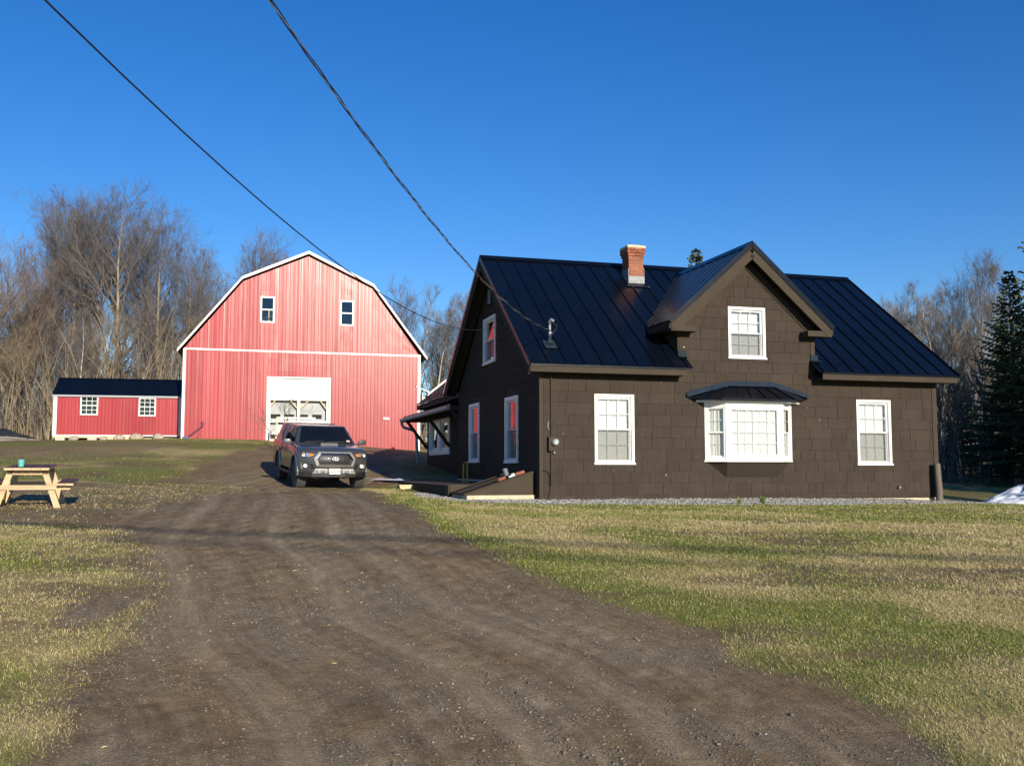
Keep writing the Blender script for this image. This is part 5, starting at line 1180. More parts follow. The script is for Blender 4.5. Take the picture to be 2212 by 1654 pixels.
# ------------------------------------------------------------------ pickup truck (local: nose towards -y, x to the right seen from the front)
def truck():
    x0, y0, yaw = -5.02, 27.25, R(21)
    b = Vector((-math.sin(yaw), math.cos(yaw))); zf = terr(x0,y0); zr = terr(x0+b.x*3.24, y0+b.y*3.24)
    o = empty('pickup_truck', (x0,y0,zf+.012)); o.rotation_euler = (math.atan2(zr-zf,3.24), R(.6), yaw); o.scale = (.97,.97,.95)
    tag(o, 'grey pickup truck with cap and hood scoop parked on the dirt drive', 'truck')
    base = [(.50,-.86),(.62,-.915),(.80,-.935),(1.0,-.905),(1.09,-.82)]
    def yb(z):
        for (a,c),(d,e) in zip(base[:-1],base[1:]):
            if a <= z <= d: return c+(e-c)*(z-a)/(d-a)
        return base[0][1] if z < .5 else base[-1][1]
    shift = lambda x: .34*(min(abs(x),.97)/.945)**3.2
    def yF(x, z, off=0): y = yb(z); return y+shift(x)*max(0,(-y-.45)/.48)-off
    arc = lambda cy, r, a0, a1, n=12: [(cy+r*math.cos(a), .42+r*math.sin(a)) for a in [a0+(a1-a0)*i/n for i in range(n+1)]]
    s0 = math.asin(.08/.5)
    prof = [(-.86,.50),(-.915,.62),(-.935,.80),(-.905,1.0),(-.82,1.09),(-.55,1.145),(-.1,1.19),(.50,1.235),(.80,1.245),(2.8,1.25),(4.40,1.25),(4.46,1.15),(4.46,.62),(4.38,.50)]
    prof += [(p[0],p[1]) for p in arc(3.24,.52,s0,math.pi-s0)] + [(p[0],p[1]) for p in arc(0,.52,s0,math.pi-s0)]
    xs = [-.945,-.925,-.85,-.66,-.35,0,.35,.66,.85,.925,.945]; n = len(prof); V = []; F = []
    for x in xs:
        ax = abs(x)
        for (y, z) in prof:
            yy, zz = y, z
            if y < -.45: yy = y+shift(x)*(-y-.45)/.48
            if z > 1.05: zz = z-(.085 if ax > .94 else .04 if ax > .9 else .008 if ax > .8 else 0)+(.022*(1-(x/.5)**2) if (ax < .5 and -.6 < y < .6) else 0)
            V.append((x, yy, zz))
    for i in range(len(xs)-1):
        for k in range(n): F.append((i*n+k, i*n+(k+1)%n, (i+1)*n+(k+1)%n, (i+1)*n+k))
    F.append(tuple(range(n))); F.append(tuple(range((len(xs)-1)*n, len(xs)*n))[::-1])
    q = MB(); q.add(V, F); body = q.build('body', M['paint'], o, smooth=True)
    # doors: shut lines
    for sx in (-1, 1):
        for yy in (.62, 1.72, 2.70):
            q = MB(); q.box(sx*.943-.004, sx*.943+.004, yy-.006, yy+.006, .56, 1.2); q.build('door_gap', M['black'], body)
        for yy in (1.55, 2.55):
            q = MB(); q.box(sx*.955-.014, sx*.955+.014, yy-.1, yy+.06, 1.04, 1.075); q.build('door_handle', M['paint'], body, bevel=.008)
    # cab, cap
    q = MB(); q.hexa([(-.875,.40,1.18),(.875,.40,1.18),(.875,2.82,1.2),(-.875,2.82,1.2)],[(-.665,1.20,1.745),(.665,1.20,1.745),(.69,2.78,1.775),(-.69,2.78,1.775)])
    cab = q.build('cab', M['paint'], o, smooth=True, bevel=.07, seg=4)
    q = MB(); q.hexa([(-.885,2.84,1.2),(.885,2.84,1.2),(.885,4.44,1.2),(-.885,4.44,1.2)],[(-.72,2.85,1.79),(.72,2.85,1.79),(.70,4.22,1.77),(-.70,4.22,1.77)]); cap = q.build('truck_cap', M['cap'], o, smooth=True, bevel=.06, seg=3)
    # glass
    def lerp3(a, c, f): return tuple(a[i]+(c[i]-a[i])*f for i in range(3))
    def gl(name, P, nrm, off=.014, mat='carglass', inset=.0):
        q = MB(); nv = Vector(nrm).normalized()*off; q.prism([tuple(Vector(p)+nv*.2) for p in P], nv*.8); return q.build(name, M[mat], cab)
    wn = (0,-.56,.80)
    gl('windscreen', [(-.765,.50,1.252),(.765,.50,1.252),(.615,1.135,1.70),(-.615,1.135,1.70)], wn)
    for sx in (-1, 1):
        nn = (sx*.94,0,.33); X = lambda z: sx*(.875-(z-1.18)/.565*.21)
        def side(name, pts, mat='carglass', par=cab):
            q = MB(); nv = Vector(nn).normalized(); q.prism([tuple(Vector((X(z),y,z))+nv*.004) for y,z in pts], nv*.012); q.build(name, M[mat], par)
        side('front_window', [(.80,1.27),(1.66,1.27),(1.66,1.68),(1.28,1.68)])
        side('rear_window', [(1.76,1.27),(2.62,1.27),(2.58,1.66),(1.76,1.69)])
        side('cap_window', [(3.05,1.32),(4.2,1.32),(4.12,1.66),(3.05,1.68)], par=cap)
        # mirrors
        q = MB(); q.hexa([(sx*.97,.60,1.20),(sx*1.19,.62,1.215),(sx*1.19,.72,1.215),(sx*.97,.74,1.20)],[(sx*.97,.60,1.36),(sx*1.18,.62,1.37),(sx*1.18,.70,1.37),(sx*.97,.72,1.36)]); mr = q.build('mirror', M['paint'], o, smooth=True, bevel=.035, seg=3)
        q = MB(); q.bar((sx*.86,.72,1.20),(sx*1.0,.68,1.24), .05, .05); q.build('mirror_arm', M['black'], mr)
        # fender flares and running board
        for cy in (0, 3.24):
            q = MB(); A = arc(cy,.505,-.1,math.pi+.1,16); B = arc(cy,.60,-.05,math.pi+.05,16)
            for k in range(16):
                q.hexa([(sx*.90,*A[k]),(sx*.90,*A[k+1]),(sx*.90,*B[k+1]),(sx*.90,*B[k])],[(sx*.985,*A[k]),(sx*.985,*A[k+1]),(sx*.955,*B[k+1]),(sx*.955,*B[k])])
            q.build('fender_flare', M['paint'], body)
        q = MB(); q.tube([(sx*.93,.62,.40),(sx*.96,.8,.38),(sx*.96,2.5,.38),(sx*.93,2.65,.40)], .04, 8); q.build('running_board', M['black'], o)
    # underbody
    q = MB(); q.box(-.70,.70,-.55,4.3,.36,.60); q.box(-.9,.9,-.55,.0,.58,.9); q.box(-.9,.9,2.6,3.9,.58,.95); ub = q.build('chassis', M['black'], o)
    q = MB(); q.tube([(-.7,0,.38),(.7,0,.38)], .045, 8); q.tube([(-.7,3.24,.41),(.7,3.24,.41)], .05, 8); q.lathe([(.05,-.1),(.13,-.05),(.13,.05),(.05,.1)], 12, Matrix.Translation((.12,3.24,.40)) @ Matrix.Rotation(R(90),4,'X')); q.build('axle', M['steel'], ub)
    q = MB(); q.bar((-.55,-.25,.34),(.55,-.25,.34), .1, .06); q.bar((.35,-.3,.30),(.66,-.1,.36), .05, .05); q.bar((-.35,-.3,.30),(-.66,-.1,.36), .05, .05); q.build('suspension_arm', M['steel'], ub)
    # wheels
    for sx in (-1, 1):
        for cy, turn in ((0, R(4)), (3.24, 0)):
            Mx = Matrix.Translation((sx*.815,cy,.41)) @ Matrix.Rotation(turn,4,'Z') @ Matrix.Rotation(R(90)*sx,4,'Y')
            q = MB(); q.lathe([(.235,-.12),(.33,-.135),(.385,-.125),(.408,-.095),(.412,-.03),(.412,.03),(.408,.095),(.385,.125),(.33,.135),(.235,.12)], 32, Mx); w = q.build('wheel', M['rubber'], o, smooth=True)
            q = MB(); q.M = Mx
            for k in range(30):
                a = 2*math.pi*k/30
                for (h0,h1,da) in ((-.125,-.05,0),(-.035,.035,.1),(.05,.125,0)):
                    c, s = math.cos(a+da), math.sin(a+da); t = Vector((-s,c,0))*.028; r0, r1 = Vector((c,s,0))*.40, Vector((c,s,0))*.422; hv0, hv1 = Vector((0,0,h0)), Vector((0,0,h1))
                    q.hexa([r0-t+hv0, r0+t+hv0, r0+t+hv1, r0-t+hv1],[r1-t*.9+hv0, r1+t*.9+hv0, r1+t*.9+hv1, r1-t*.9+hv1])
            q.build('tread', M['rubber'], w)
            q = MB(); q.lathe([(.24,.06),(.225,.115),(.20,.10),(.19,.03),(.06,.05),(.055,.075)], 24, Mx); rm = q.build('rim', M['black'], w, smooth=True)
            q = MB(); q.M = Mx
            for k in range(6):
                a = 2*math.pi*k/6; q.bar((.04*math.cos(a),.04*math.sin(a),.07),(.215*math.cos(a),.215*math.sin(a),.095), .05, .03)
            q.build('spokes', M['steel'], rm) if False else None
    # ---- the face
    def plate_poly(name, pts, off, th, mat, par, bevel=0):
        q = MB(); q.prism([(x, yF(x,z,off), z) for x,z in pts], (0,th,0)); return q.build(name, M[mat], par, bevel=bevel)
    hexo = [(-.44,1.065),(.44,1.065),(.575,.875),(.50,.665),(-.50,.665),(-.575,.875)]
    def ringp(po, pi, off, th):
        q = MB(); n = len(po)
        for k in range(n):
            a,c,d,e = po[k],po[(k+1)%n],pi[(k+1)%n],pi[k]
            q.hexa([(p[0],yF(p[0],p[1],off),p[1]) for p in (a,c,d,e)],[(p[0],yF(p[0],p[1],off)+th,p[1]) for p in (a,c,d,e)])
        return q
    cz = .865; sc = lambda k, kz: [(x*k, cz+(z-cz)*kz) for x,z in hexo]
    g = plate_poly('grille', sc(.9,.86), .012, .03, 'black', o)
    ringp(hexo, sc(.86,.80), .055, .06).build('grille_surround', M['silver'], g, bevel=.008)
    ringp(sc(.87,.81), sc(.82,.73), .06, .02).build('chrome_inner_ring', M['chrome'], g)
    q = MB()
    for r in range(7):
        for c in range(15):
            x = -.46+c*.066+(r%2)*.033; z = .735+r*.044
            if abs(x) > .46-.35*abs(z-.865) or abs(x) > .46: continue
            yy = yF(x,z,.022); q.tube([(x+.022*math.cos(a*math.pi/3),yy,z+.022*math.sin(a*math.pi/3)) for a in range(7)], .0055, 4, cap=False)
    q.build('grille_mesh', M['black'], g)
    def ell(name, rx, rz, w, off, mat):
        q = MB(); q.tube([(rx*math.cos(a*math.pi/12),yF(0,.89,off),.885+rz*math.sin(a*math.pi/12)) for a in range(25)], w, 6, cap=False); return q.build(name, M[mat], g)
    ell('emblem_ring', .112, .075, .011, .045, 'chrome'); ell('emblem_inner', .045, .068, .008, .05, 'chrome')
    q = MB(); q.tube([(.092*math.cos(a*math.pi/10),yF(0,.89,.048),.915+.032*math.sin(a*math.pi/10)) for a in range(21)], .008, 6, cap=False); q.build('emblem_bar', M['chrome'], g)
    q = MB(); q.lathe([(.11,0),(.10,.012)], 24, Matrix.Translation((0,yF(0,.89,.028),.885)) @ Matrix.Rotation(R(90),4,'X') @ Matrix.Diagonal((1,.66,1,1))); q.build('emblem_back', M['silver'], g)
    for sx in (-1, 1):
        m = lambda pts: [(sx*x,z) for x,z in pts]
        h = plate_poly('headlight', m([(.885,1.055),(.56,1.015),(.575,.945),(.66,.905),(.885,.935)]), .012, .03, 'black', o)
        plate_poly('amber_lens', m([(.665,1.015),(.57,1.00),(.585,.950),(.665,.925)]), .022, .012, 'amber', h)
        plate_poly('clear_lens', m([(.765,1.03),(.67,1.018),(.67,.925),(.765,.935)]), .024, .012, 'lens', h)
        q = MB(); q.lathe([(.052,0),(.05,.012),(.03,.008)], 16, Matrix.Translation((sx*.825,yF(.825,.985,.022),.985)) @ Matrix.Rotation(R(90),4,'X')); q.build('lamp', M['lens'], h)
        plate_poly('lamp_edge', m([(.885,.955),(.66,.918),(.66,.905),(.885,.937)]), .026, .012, 'chrome', h)
        fg = plate_poly('fog_light_recess', m([(.88,.735),(.60,.725),(.55,.60),(.84,.575)]), .008, .03, 'black', o)
        q = MB(); q.lathe([(.055,0),(.05,.02),(.02,.03)], 16, Matrix.Translation((sx*.775,yF(.775,.665,.012),.665)) @ Matrix.Rotation(R(90),4,'X')); q.build('fog_lamp', M['fog'], fg)
        plate_poly('fog_trim', m([(.89,.745),(.865,.735),(.825,.585),(.84,.565),(.875,.60)]), .02, .02, 'silver', fg)
    vb = MB(); vb.prism([(x,yF(x,.5,.03),.50) for x in (-.93,-.8,-.6,-.3,0,.3,.6,.8,.93)]+[(.93,-.35,.50),(-.93,-.35,.50)], (0,0,-.145)); vb = vb.build('bumper', M['black'], o, bevel=.02)
    sk = MB(); sk.prism([(x,yF(x,.56,.05),z) for x,z in ((-.52,.585),(.52,.585),(.60,.455),(-.60,.455))], (0,.06,0)); sk = sk.build('skid_plate', M['silver'], o, bevel=.012)
    for sx in (-1, 1):
        for xx in (.24, .42):
            q = MB(); q.box(sx*xx-.025,sx*xx+.025,yF(.4,.56,.065),yF(.4,.56,.04),.475,.57); q.build('slot', M['steel'], sk)
    q = MB(); q.box(-.50,.50,yF(0,.63,.02),yF(0,.63,-.04),.605,.655); q.build('lower_intake', M['black'], o)
    # licence plate with its number
    yp = yF(0,.53,.085); q = MB(); q.box(-.155,.155,yp,yp+.012,.445,.605); pl = q.build('licence_plate', M['plate'], o, bevel=.006)
    def text(body_, size, x, z, mat, nm):
        cu = bpy.data.curves.new(nm, 'FONT'); cu.body = body_; cu.size = size; cu.align_x = 'CENTER'; cu.align_y = 'CENTER'; cu.extrude = .001
        t = bpy.data.objects.new(nm, cu); COL.objects.link(t); dg = bpy.context.evaluated_depsgraph_get(); me = bpy.data.meshes.new_from_object(t.evaluated_get(dg)); bpy.data.objects.remove(t)
        me.materials.clear(); ob = link(nm, me, M[mat], pl); ob.rotation_euler = (R(90),0,0); ob.location = (x, yp-.003, z)
    text('7605 YW', .082, .018, .518, 'plate_ink', 'plate_number'); text('MAINE', .036, 0, .583, 'plate_ink', 'plate_title')
    q = MB(); q.prism([(-.150,yp-.002,.46),(-.118,yp-.002,.46),(-.134,yp-.002,.56)], (0,.001,0)); q.build('plate_tree', M['plate_green'], pl)
    # hood scoop
    q = MB(); q.hexa([(-.26,-.02,1.19),(.26,-.02,1.19),(.22,.42,1.235),(-.22,.42,1.235)],[(-.235,.0,1.268),(.235,.0,1.268),(.20,.42,1.272),(-.20,.42,1.272)]); hsc = q.build('hood_scoop', M['paint'], o, smooth=True, bevel=.015)
    q = MB(); q.tube([(-.225,-.025,1.218),(.225,-.025,1.218),(.245,-.022,1.235),(.225,-.015,1.262),(-.225,-.015,1.262),(-.245,-.022,1.235),(-.225,-.025,1.218)], .011, 6); q.build('scoop_rim', M['silver'], hsc)
    q = MB(); q.box(-.22,.22,-.026,-.012,1.222,1.258); q.build('scoop_opening', M['black'], hsc)
    q = MB(); P = lambda x,f: (x, .50+.635*f, 1.252+.448*f)
    q.prism([tuple(Vector(p)+Vector((0,-.012,.016))) for p in (P(.60,.06),P(.70,.06),P(.68,.17),P(.59,.17))], (0,-.002,.003)); q.build('sticker', M['sticker'], cab)
    q = MB(); q.bar(tuple(Vector(P(-.6,.01))+Vector((0,-.02,.03))), tuple(Vector(P(-.05,.04))+Vector((0,-.02,.03))), .012, .012); q.bar(tuple(Vector(P(.0,.01))+Vector((0,-.02,.03))), tuple(Vector(P(.55,.04))+Vector((0,-.02,.03))), .012, .012); q.build('wiper', M['black'], cab)
truck()

# ------------------------------------------------------------------ overhead lines
def sag(P, A, d, n=40):
    P, A = Vector(P), Vector(A); return [P.lerp(A, i/n)-Vector((0,0,4*d*(i/n)*(1-i/n))) for i in range(n+1)]
POLE = Vector((-4.15, -7.25))
def lines():
    A1 = hw(-.05,2.68,4.19); A2 = hw(.27,.12,3.69)
    q = MB(); q.tube(sag((-4.13,-7.23,6.96), A1, 2.14), .0062, 6); tag(q.build('telephone_line', M['cable']), 'single black telephone line sagging down to the house gable wall', 'cable')
    o = empty('service_drop', (POLE.x,POLE.y,7.4)); tag(o, 'twisted power service drop running down to the mast on the roof', 'cable')
    c = sag((-4.14,-7.17,8.41), A2, 1.625, 420); rel = Vector((POLE.x,POLE.y,7.4))
    for k in range(3):
        pts = []
        for i, p in enumerate(c):
            a = i*.34+k*2.094; pts.append(p-rel+Vector((math.cos(a),0,math.sin(a)))*(.0105))
        q = MB(); q.tube(pts, .0062 if k < 2 else .0045, 4); q.build('conductor', M['cable'] if k < 2 else M['wirebare'], o)
    # street lines behind the viewpoint whose shadows cross the drive
    d = Vector((.967,-.255)).normalized()
    for off, z, r, lb in ((0, 8.0, .048, 'thick telephone bundle strung along the road between poles'), (-.1, 7.87, .030, 'thinner cable strung along the road below the telephone bundle')):
        a = Vector((4.4,-9.3))-d*8.6+Vector((d.y,-d.x))*(off-.0); pts = []
        for i in range(41):
            f = -34+i*1.7; pts.append((4.4+d.x*f+off, -9.3+d.y*f-(.0 if r > .04 else .85), z+.0004*(f-5)**2))
        q = MB(); q.tube(pts, r, 6); tag(q.build('street_cable', M['cable']), lb, 'cable')
    for f, lb in ((-8.7,'weathered utility pole behind the viewpoint feeding the house'),):
        x, y = 4.4+d.x*f-.2, -9.3+d.y*f-.3; o = empty('utility_pole', (x,y,terr(x,y))); tag(o, lb, 'pole')
        q = MB(); q.tube([(0,0,-.3),(0,0,9.8)], [.16,.11], 10); q.build('pole', M['polewood'], o)
        q = MB(); q.bar((-.9,0,9.3),(.9,0,9.3), .1, .12); q.build('crossarm', M['polewood'], o)
lines()

# ------------------------------------------------------------------ trees
class TreeGeo:
    def __init__(s): s.v = []; s.t = []
    def tube(s, pts, rad, n):
        b = len(s.v); m = len(pts); vv = s.v; tt = s.t
        for i in range(m):
            p = pts[i]; a = pts[i-1] if i else p; c = pts[i+1] if i < m-1 else p
            dx, dy, dz_ = c[0]-a[0], c[1]-a[1], c[2]-a[2]; l = math.sqrt(dx*dx+dy*dy+dz_*dz_) or 1; dx /= l; dy /= l; dz_ /= l
            if abs(dz_) < .9: ux, uy, uz = dy, -dx, 0.
            else: ux, uy, uz = 0., dz_, -dy
            l = math.sqrt(ux*ux+uy*uy+uz*uz) or 1; ux /= l; uy /= l; uz /= l
            wx, wy, wz = uy*dz_-uz*dy, uz*dx-ux*dz_, ux*dy-uy*dx; r = rad[i]
            for k in range(n):
                c_, s_ = math.cos(6.2832*k/n)*r, math.sin(6.2832*k/n)*r
                vv.append((p[0]+ux*c_+wx*s_, p[1]+uy*c_+wy*s_, p[2]+uz*c_+wz*s_))
        for i in range(m-1):
            for k in range(n):
                a0 = b+i*n+k; a1 = b+i*n+(k+1)%n; tt.append((a0,a1,a1+n)); tt.append((a0,a1+n,a0+n))
    def spike(s, p, q, r):
        b = len(s.v); dx, dy, dz_ = q[0]-p[0], q[1]-p[1], q[2]-p[2]; l = math.hypot(dx,dy)
        if l > 1e-5: ux, uy = dy/l*r, -dx/l*r
        else: ux, uy = r, 0
        s.v += [(p[0]+ux,p[1]+uy,p[2]), (p[0]-ux,p[1]-uy,p[2]), (p[0],p[1],p[2]+r*1.2), q]; s.t += [(b,b+1,b+3),(b+1,b+2,b+3),(b+2,b,b+3)]
    def mesh(s, name, mat): return fast_mesh(name, s.v, s.t, mat)
def bare_tree(seed, h, r0, spread=1.0, first=.28, nb=24, ang=42, fork=False, wander=.05, density=1.0):
    rd = random.Random(seed); T = TreeGeo(); K = TreeGeo()
    def walk(p, d, ln, seg, wig, up):
        pts = [p]
        for i in range(seg):
            d = [d[0]+rd.gauss(0,wig), d[1]+rd.gauss(0,wig), d[2]+rd.gauss(0,wig)+up]; l = math.sqrt(d[0]**2+d[1]**2+d[2]**2); d = [x/l for x in d]
            p = (p[0]+d[0]*ln/seg, p[1]+d[1]*ln/seg, p[2]+d[2]*ln/seg); pts.append(p)
        return pts, d
    def ptat(pts, f):
        x = f*(len(pts)-1); i = min(int(x), len(pts)-2); x -= i; a, b = pts[i], pts[i+1]
        return tuple(a[k]+(b[k]-a[k])*x for k in range(3)), [b[k]-a[k] for k in range(3)]
    def side(d, ang_):
        l = math.sqrt(sum(x*x for x in d)); d = [x/l for x in d]; a = rd.uniform(0,6.2832)
        v = Vector(d); o = v.orthogonal().normalized(); o2 = v.cross(o); q = (o*math.cos(a)+o2*math.sin(a))*math.sin(ang_)+v*math.cos(ang_); return [q.x,q.y,q.z]
    def branch(p, d, ln, r, order):
        if order >= 4: K.spike(p, (p[0]+d[0]*ln, p[1]+d[1]*ln, p[2]+d[2]*ln+.08*ln), r); return
        seg = (0,5,4,3)[order]; pts, _ = walk(p, d, ln, seg, (0,.08,.11,.14)[order], (0,.13,.13,.10)[order])
        K.tube(pts, [max(r*(1-.82*i/seg), .0045) for i in range(seg+1)], 5 if order == 1 else 3)
        nchild = int(round({1: 4.5+ln*1.35, 2: 3.5+ln*1.7, 3: 1.6+ln*1.6}[order]*density))
        for k in range(nchild):
            f = rd.uniform(.18,1) if order < 3 else rd.uniform(.1,1); q, dd = ptat(pts, f)
            branch(q, side(dd, R(rd.uniform(20,46))), ln*rd.uniform(.36,.62)*(1.15-.5*f) if order < 3 else rd.uniform(.3,.65), max(r*(1-.75*f)*.55, .0047), order+1)
    def stem(p, d, ln, r, nb_):
        pts, _ = walk(p, d, ln, 11, wander, .03)
        T.tube(pts, [max(r*(1-.93*(i/11)**.9), .012) for i in range(12)], 7)
        for k in range(nb_):
            f = first+(1-first)*((k+rd.random())/nb_)**.85; f = min(f,.99); q, dd = ptat(pts, f)
            g = (f-first)/(1-first); bl = ln*spread*(.36*(1-g)**.6*(.5+.5*min(1,g*2.5))+.05)*rd.uniform(.7,1.25)
            branch(q, side(dd, R(rd.gauss(ang,9))), bl, max(r*(1-.93*f)*.62,.014), 1)
    if fork:
        pts, dd = walk((0,0,0),[0,0,1],h*.3,4,.04,.02); T.tube(pts, [r0*(1-.06*i) for i in range(5)], 7)
        for k in range(2): stem(pts[-1], side(dd, R(rd.uniform(8,17))), h*.70*(1-.1*k), r0*.68, int(nb*.65))
    else: stem((0,0,-.1), [rd.gauss(0,.03),rd.gauss(0,.03),1], h, r0, nb)
    return T, K
def tree_obj(seed, name, mats=('bark','twig'), **kw):
    T, K = bare_tree(seed, **kw); return (T.mesh('trunk', M[mats[0]]), K.mesh('crown', M[mats[1]]), kw['h'])
def put_tree(var, x, y, h, label, group=None, rz=0, name='bare_tree', wide=1.0):
    t, c, h0 = var; k = h/h0; o = empty(name, (x,y,terr(x,y)-.05), rz); o.scale = (k*wide,k*wide,k)
    link('trunk', t, None, o); link('crown', c, None, o); tag(o, label, 'tree', group); return o
def spruce(seed, h, rmax, base=.06):
    rd = random.Random(seed); T = TreeGeo(); T.tube([(0,0,-.1),(0,0,h*.5),(0,0,h)], [h*.012,h*.007,.01], 7)
    V = []; F = []; tone = []
    z = h*base
    while z < h*.985:
        f = (z-h*base)/(h*(1-base)); rr = rmax*(1-f)**.85*(.75+.25*min(1,f*8)); nb = 7 if f < .8 else 5; a0 = rd.uniform(0,6.28)
        for b in range(nb):
            a = a0+6.2832*b/nb+rd.gauss(0,.15); L_ = rr*rd.uniform(.72,1.15)+.05; up0 = rd.uniform(.05,.25)+.5*f; zz = z+rd.uniform(-.1,.1); n = max(3, int(L_/.16)); prev = None
            drop = -.38+.5*f; tb = rd.uniform(.1,.7); ca, sa = math.cos(a), math.sin(a)
            for i in range(n+1):
                u = i/n; r = L_*u; pz = zz+L_*(up0*u+drop*u*u*.9+.12*u**4); p = (ca*r, sa*r, pz)
                if i:
                    wd = (.05+.24*(1-u)*min(1,u*3+.4))*min(1.2, .55+L_*.3)
                    for sgn in (-1, 1):
                        for q in range(2):
                            aa = a+sgn*rd.uniform(.5,1.1); ln = wd*rd.uniform(.8,1.5); e = (p[0]+math.cos(aa)*ln, p[1]+math.sin(aa)*ln, p[2]-ln*rd.uniform(.05,.55)); w = rd.uniform(.025,.05)
                            k = len(V); V += [(p[0]-ca*w,p[1]-sa*w,p[2]), (p[0]+ca*w,p[1]+sa*w,p[2]+.01), (e[0]+ca*w*.5,e[1]+sa*w*.5,e[2]), (e[0],e[1],e[2]-w*1.6)]
                            F += [(k,k+1,k+2),(k,k+2,k+3)]; tn = min(1,max(0,tb+rd.gauss(0,.15)+.25*u)); tone += [tn]*4
                    k = len(V); w = .03; V += [(prev[0]-sa*w,prev[1]+ca*w,prev[2]),(prev[0]+sa*w,prev[1]-ca*w,prev[2]),(p[0],p[1],p[2]+.02),(p[0],p[1],p[2]-.08)]; F += [(k,k+1,k+2),(k,k+2,k+3)]; tone += [tb]*4
                prev = p
        z += h*.022+.05*(1-f)
    return T.mesh('trunk', M['bark']), fast_mesh('crown', V, F, M['needle'], dict(tone=tone)), h
def thicket(name, label, spots, seed, hr, mat, ntw=20, thick=1.0):
    """brush of upright saplings: one uncountable mass"""
    rd = random.Random(seed); G = TreeGeo(); xs = np.array([s[0] for s in spots]); ys = np.array([s[1] for s in spots]); zs = TH(xs, ys)
    for (x, y), z in zip(spots, zs):
        h = rd.uniform(*hr); lx, ly = rd.gauss(0,.28)*h, rd.gauss(0,.28)*h; r = rd.uniform(.016,.042)*thick
        P = lambda f: (x+lx*f*f, y+ly*f*f, z+h*f); G.tube([P(0),P(.35),P(.7),P(1)], [r,r*.8,r*.5,.004], 3)
        for k in range(ntw):
            f = rd.uniform(.12,1); p = P(f); a = rd.uniform(0,6.28); l = rd.uniform(.25,.85)*(1.1-.5*f); G.spike(p, (p[0]+math.cos(a)*l*.75, p[1]+math.sin(a)*l*.75, p[2]+l*rd.uniform(.1,.9)), rd.uniform(.008,.015)*thick)
    tag(link(name, G.mesh(name, M[mat])), label, kind='stuff')
def forest():
    A = tree_obj(11, 'a', h=15.5, r0=.17, nb=30, spread=1.05, ang=36, fork=False)
    B = tree_obj(12, 'b', h=15, r0=.18, nb=30, spread=1.15, ang=38, fork=True)
    C = tree_obj(13, 'c', h=14, r0=.15, nb=28, spread=.95, ang=34)
    D = tree_obj(14, 'd', ('bark_pale','twig_pale'), h=12, r0=.12, nb=24, spread=.85, ang=36, wander=.07)
    E = tree_obj(15, 'e', ('bark_pale','twig'), h=12, r0=.10, nb=22, spread=.75, ang=32, wander=.045)
    G = tree_obj(16, 'g', ('bark','twig_red'), h=12, r0=.14, nb=34, spread=1.25, first=.12, ang=36, density=.95, wander=.07)
    F = tree_obj(17, 'f', ('bark','twig_pale'), h=11.5, r0=.13, nb=26, spread=1.0, ang=38, fork=True)
    rd = random.Random(31)
    named = [(G,-29.9,56.0,11.6,1.05,'reddish brown bushy bare tree at the left edge, in front of the woods'),(G,-29.3,58.5,10.8,1.0,'reddish brown bare tree second from the left edge'),
      (C,-31.2,66,14.4,1.1,'bare tree rising behind the reddish trees on the far left'),(A,-27.6,62,15.9,1.15,'tallest bare tree left of the shed, straight pale trunk'),(B,-27.0,66,16.0,1.1,'forked bare tree just behind the tallest one, above the shed'),
      (B,-24.6,62,15.6,1.15,'broad forked bare tree above the left half of the shed roof'),(A,-23.0,64,15.0,1.1,'tall bare tree above the middle of the shed roof'),(C,-24.0,66,14.8,1.1,'tall bare tree above the right half of the shed roof'),
      (A,-23.9,60,15.6,1.2,'bare tree with wide crown above the left window of the shed'),(C,-25.5,65,15.6,1.2,'bare tree filling the gap behind the shed, crown level with its neighbours'),
      (A,-21.0,64,13.2,.95,'bare tree standing alone between the shed and the barn roof'),(C,-22.3,71,13.4,1.0,'thin bare tree behind the gap between shed and barn'),(B,-20.4,72,15.0,1.2,'bare tree showing above the left slope of the barn roof'),(A,-19.0,76,14.6,1.15,'bare treetop just left of the barn roof peak'),
      (C,-9.4,80,12.8,1.0,'bare tree showing just above the right slope of the barn roof'),(E,-7.6,78,12.2,1.1,'pale trunked bare tree right of the barn, leftmost of the birches'),(E,-6.1,75,11.2,1.1,'pale birch beside the right corner of the barn'),(D,-4.6,78,11.9,1.0,'pale birch midway between barn and house'),(E,-3.0,73,10.9,1.1,'pale birch nearest the house gable'),
      (D,22.4,62,11.7,1.0,'tan bare tree just right of the house roof ridge'),(F,22.6,58,10.6,1.1,'forked tan bare tree above the right roof slope'),(F,24.6,60,11.6,1.0,'bare tree in the middle of the right-hand woods'),(D,21.9,51,10.3,1.1,'sunlit pale bare tree just right of the house corner'),
      (C,25.0,56,11.2,1.0,'dark stemmed bare tree right of the sunlit pale tree'),(A,25.6,54,12.8,.9,'tallest bare tree in the right-hand woods'),(F,27.4,56,12.6,1.0,'bare tree beside the tall spruce on the right'),(D,28.8,59,12.0,1.0,'pale bare tree peeping out behind the spruce on the right')]
    for v, x, y, h, w, lb in named: put_tree(v, x, y, h*(.925 if x < -10 else .96 if x < 10 else .90), lb, 'bare trees around the yard', rd.uniform(0,6.28), wide=w)
    # the woods behind: alike trees that fill the gaps
    rows = []
    for i in range(26): rows.append((rd.uniform(-44,-17), rd.uniform(68,92), rd.uniform(9.5,12.5), 'left'))
    for i in range(12): rows.append((rd.uniform(-36,-22), rd.uniform(54,62), rd.uniform(6,9.5), 'left'))
    for i in range(48): rows.append((rd.uniform(-42,-17.8), rd.uniform(53,66), rd.uniform(4,7.5), 'brush'))
    for i in range(24): rows.append((rd.uniform(15,33), rd.uniform(46,60), rd.uniform(3.5,7), 'under'))
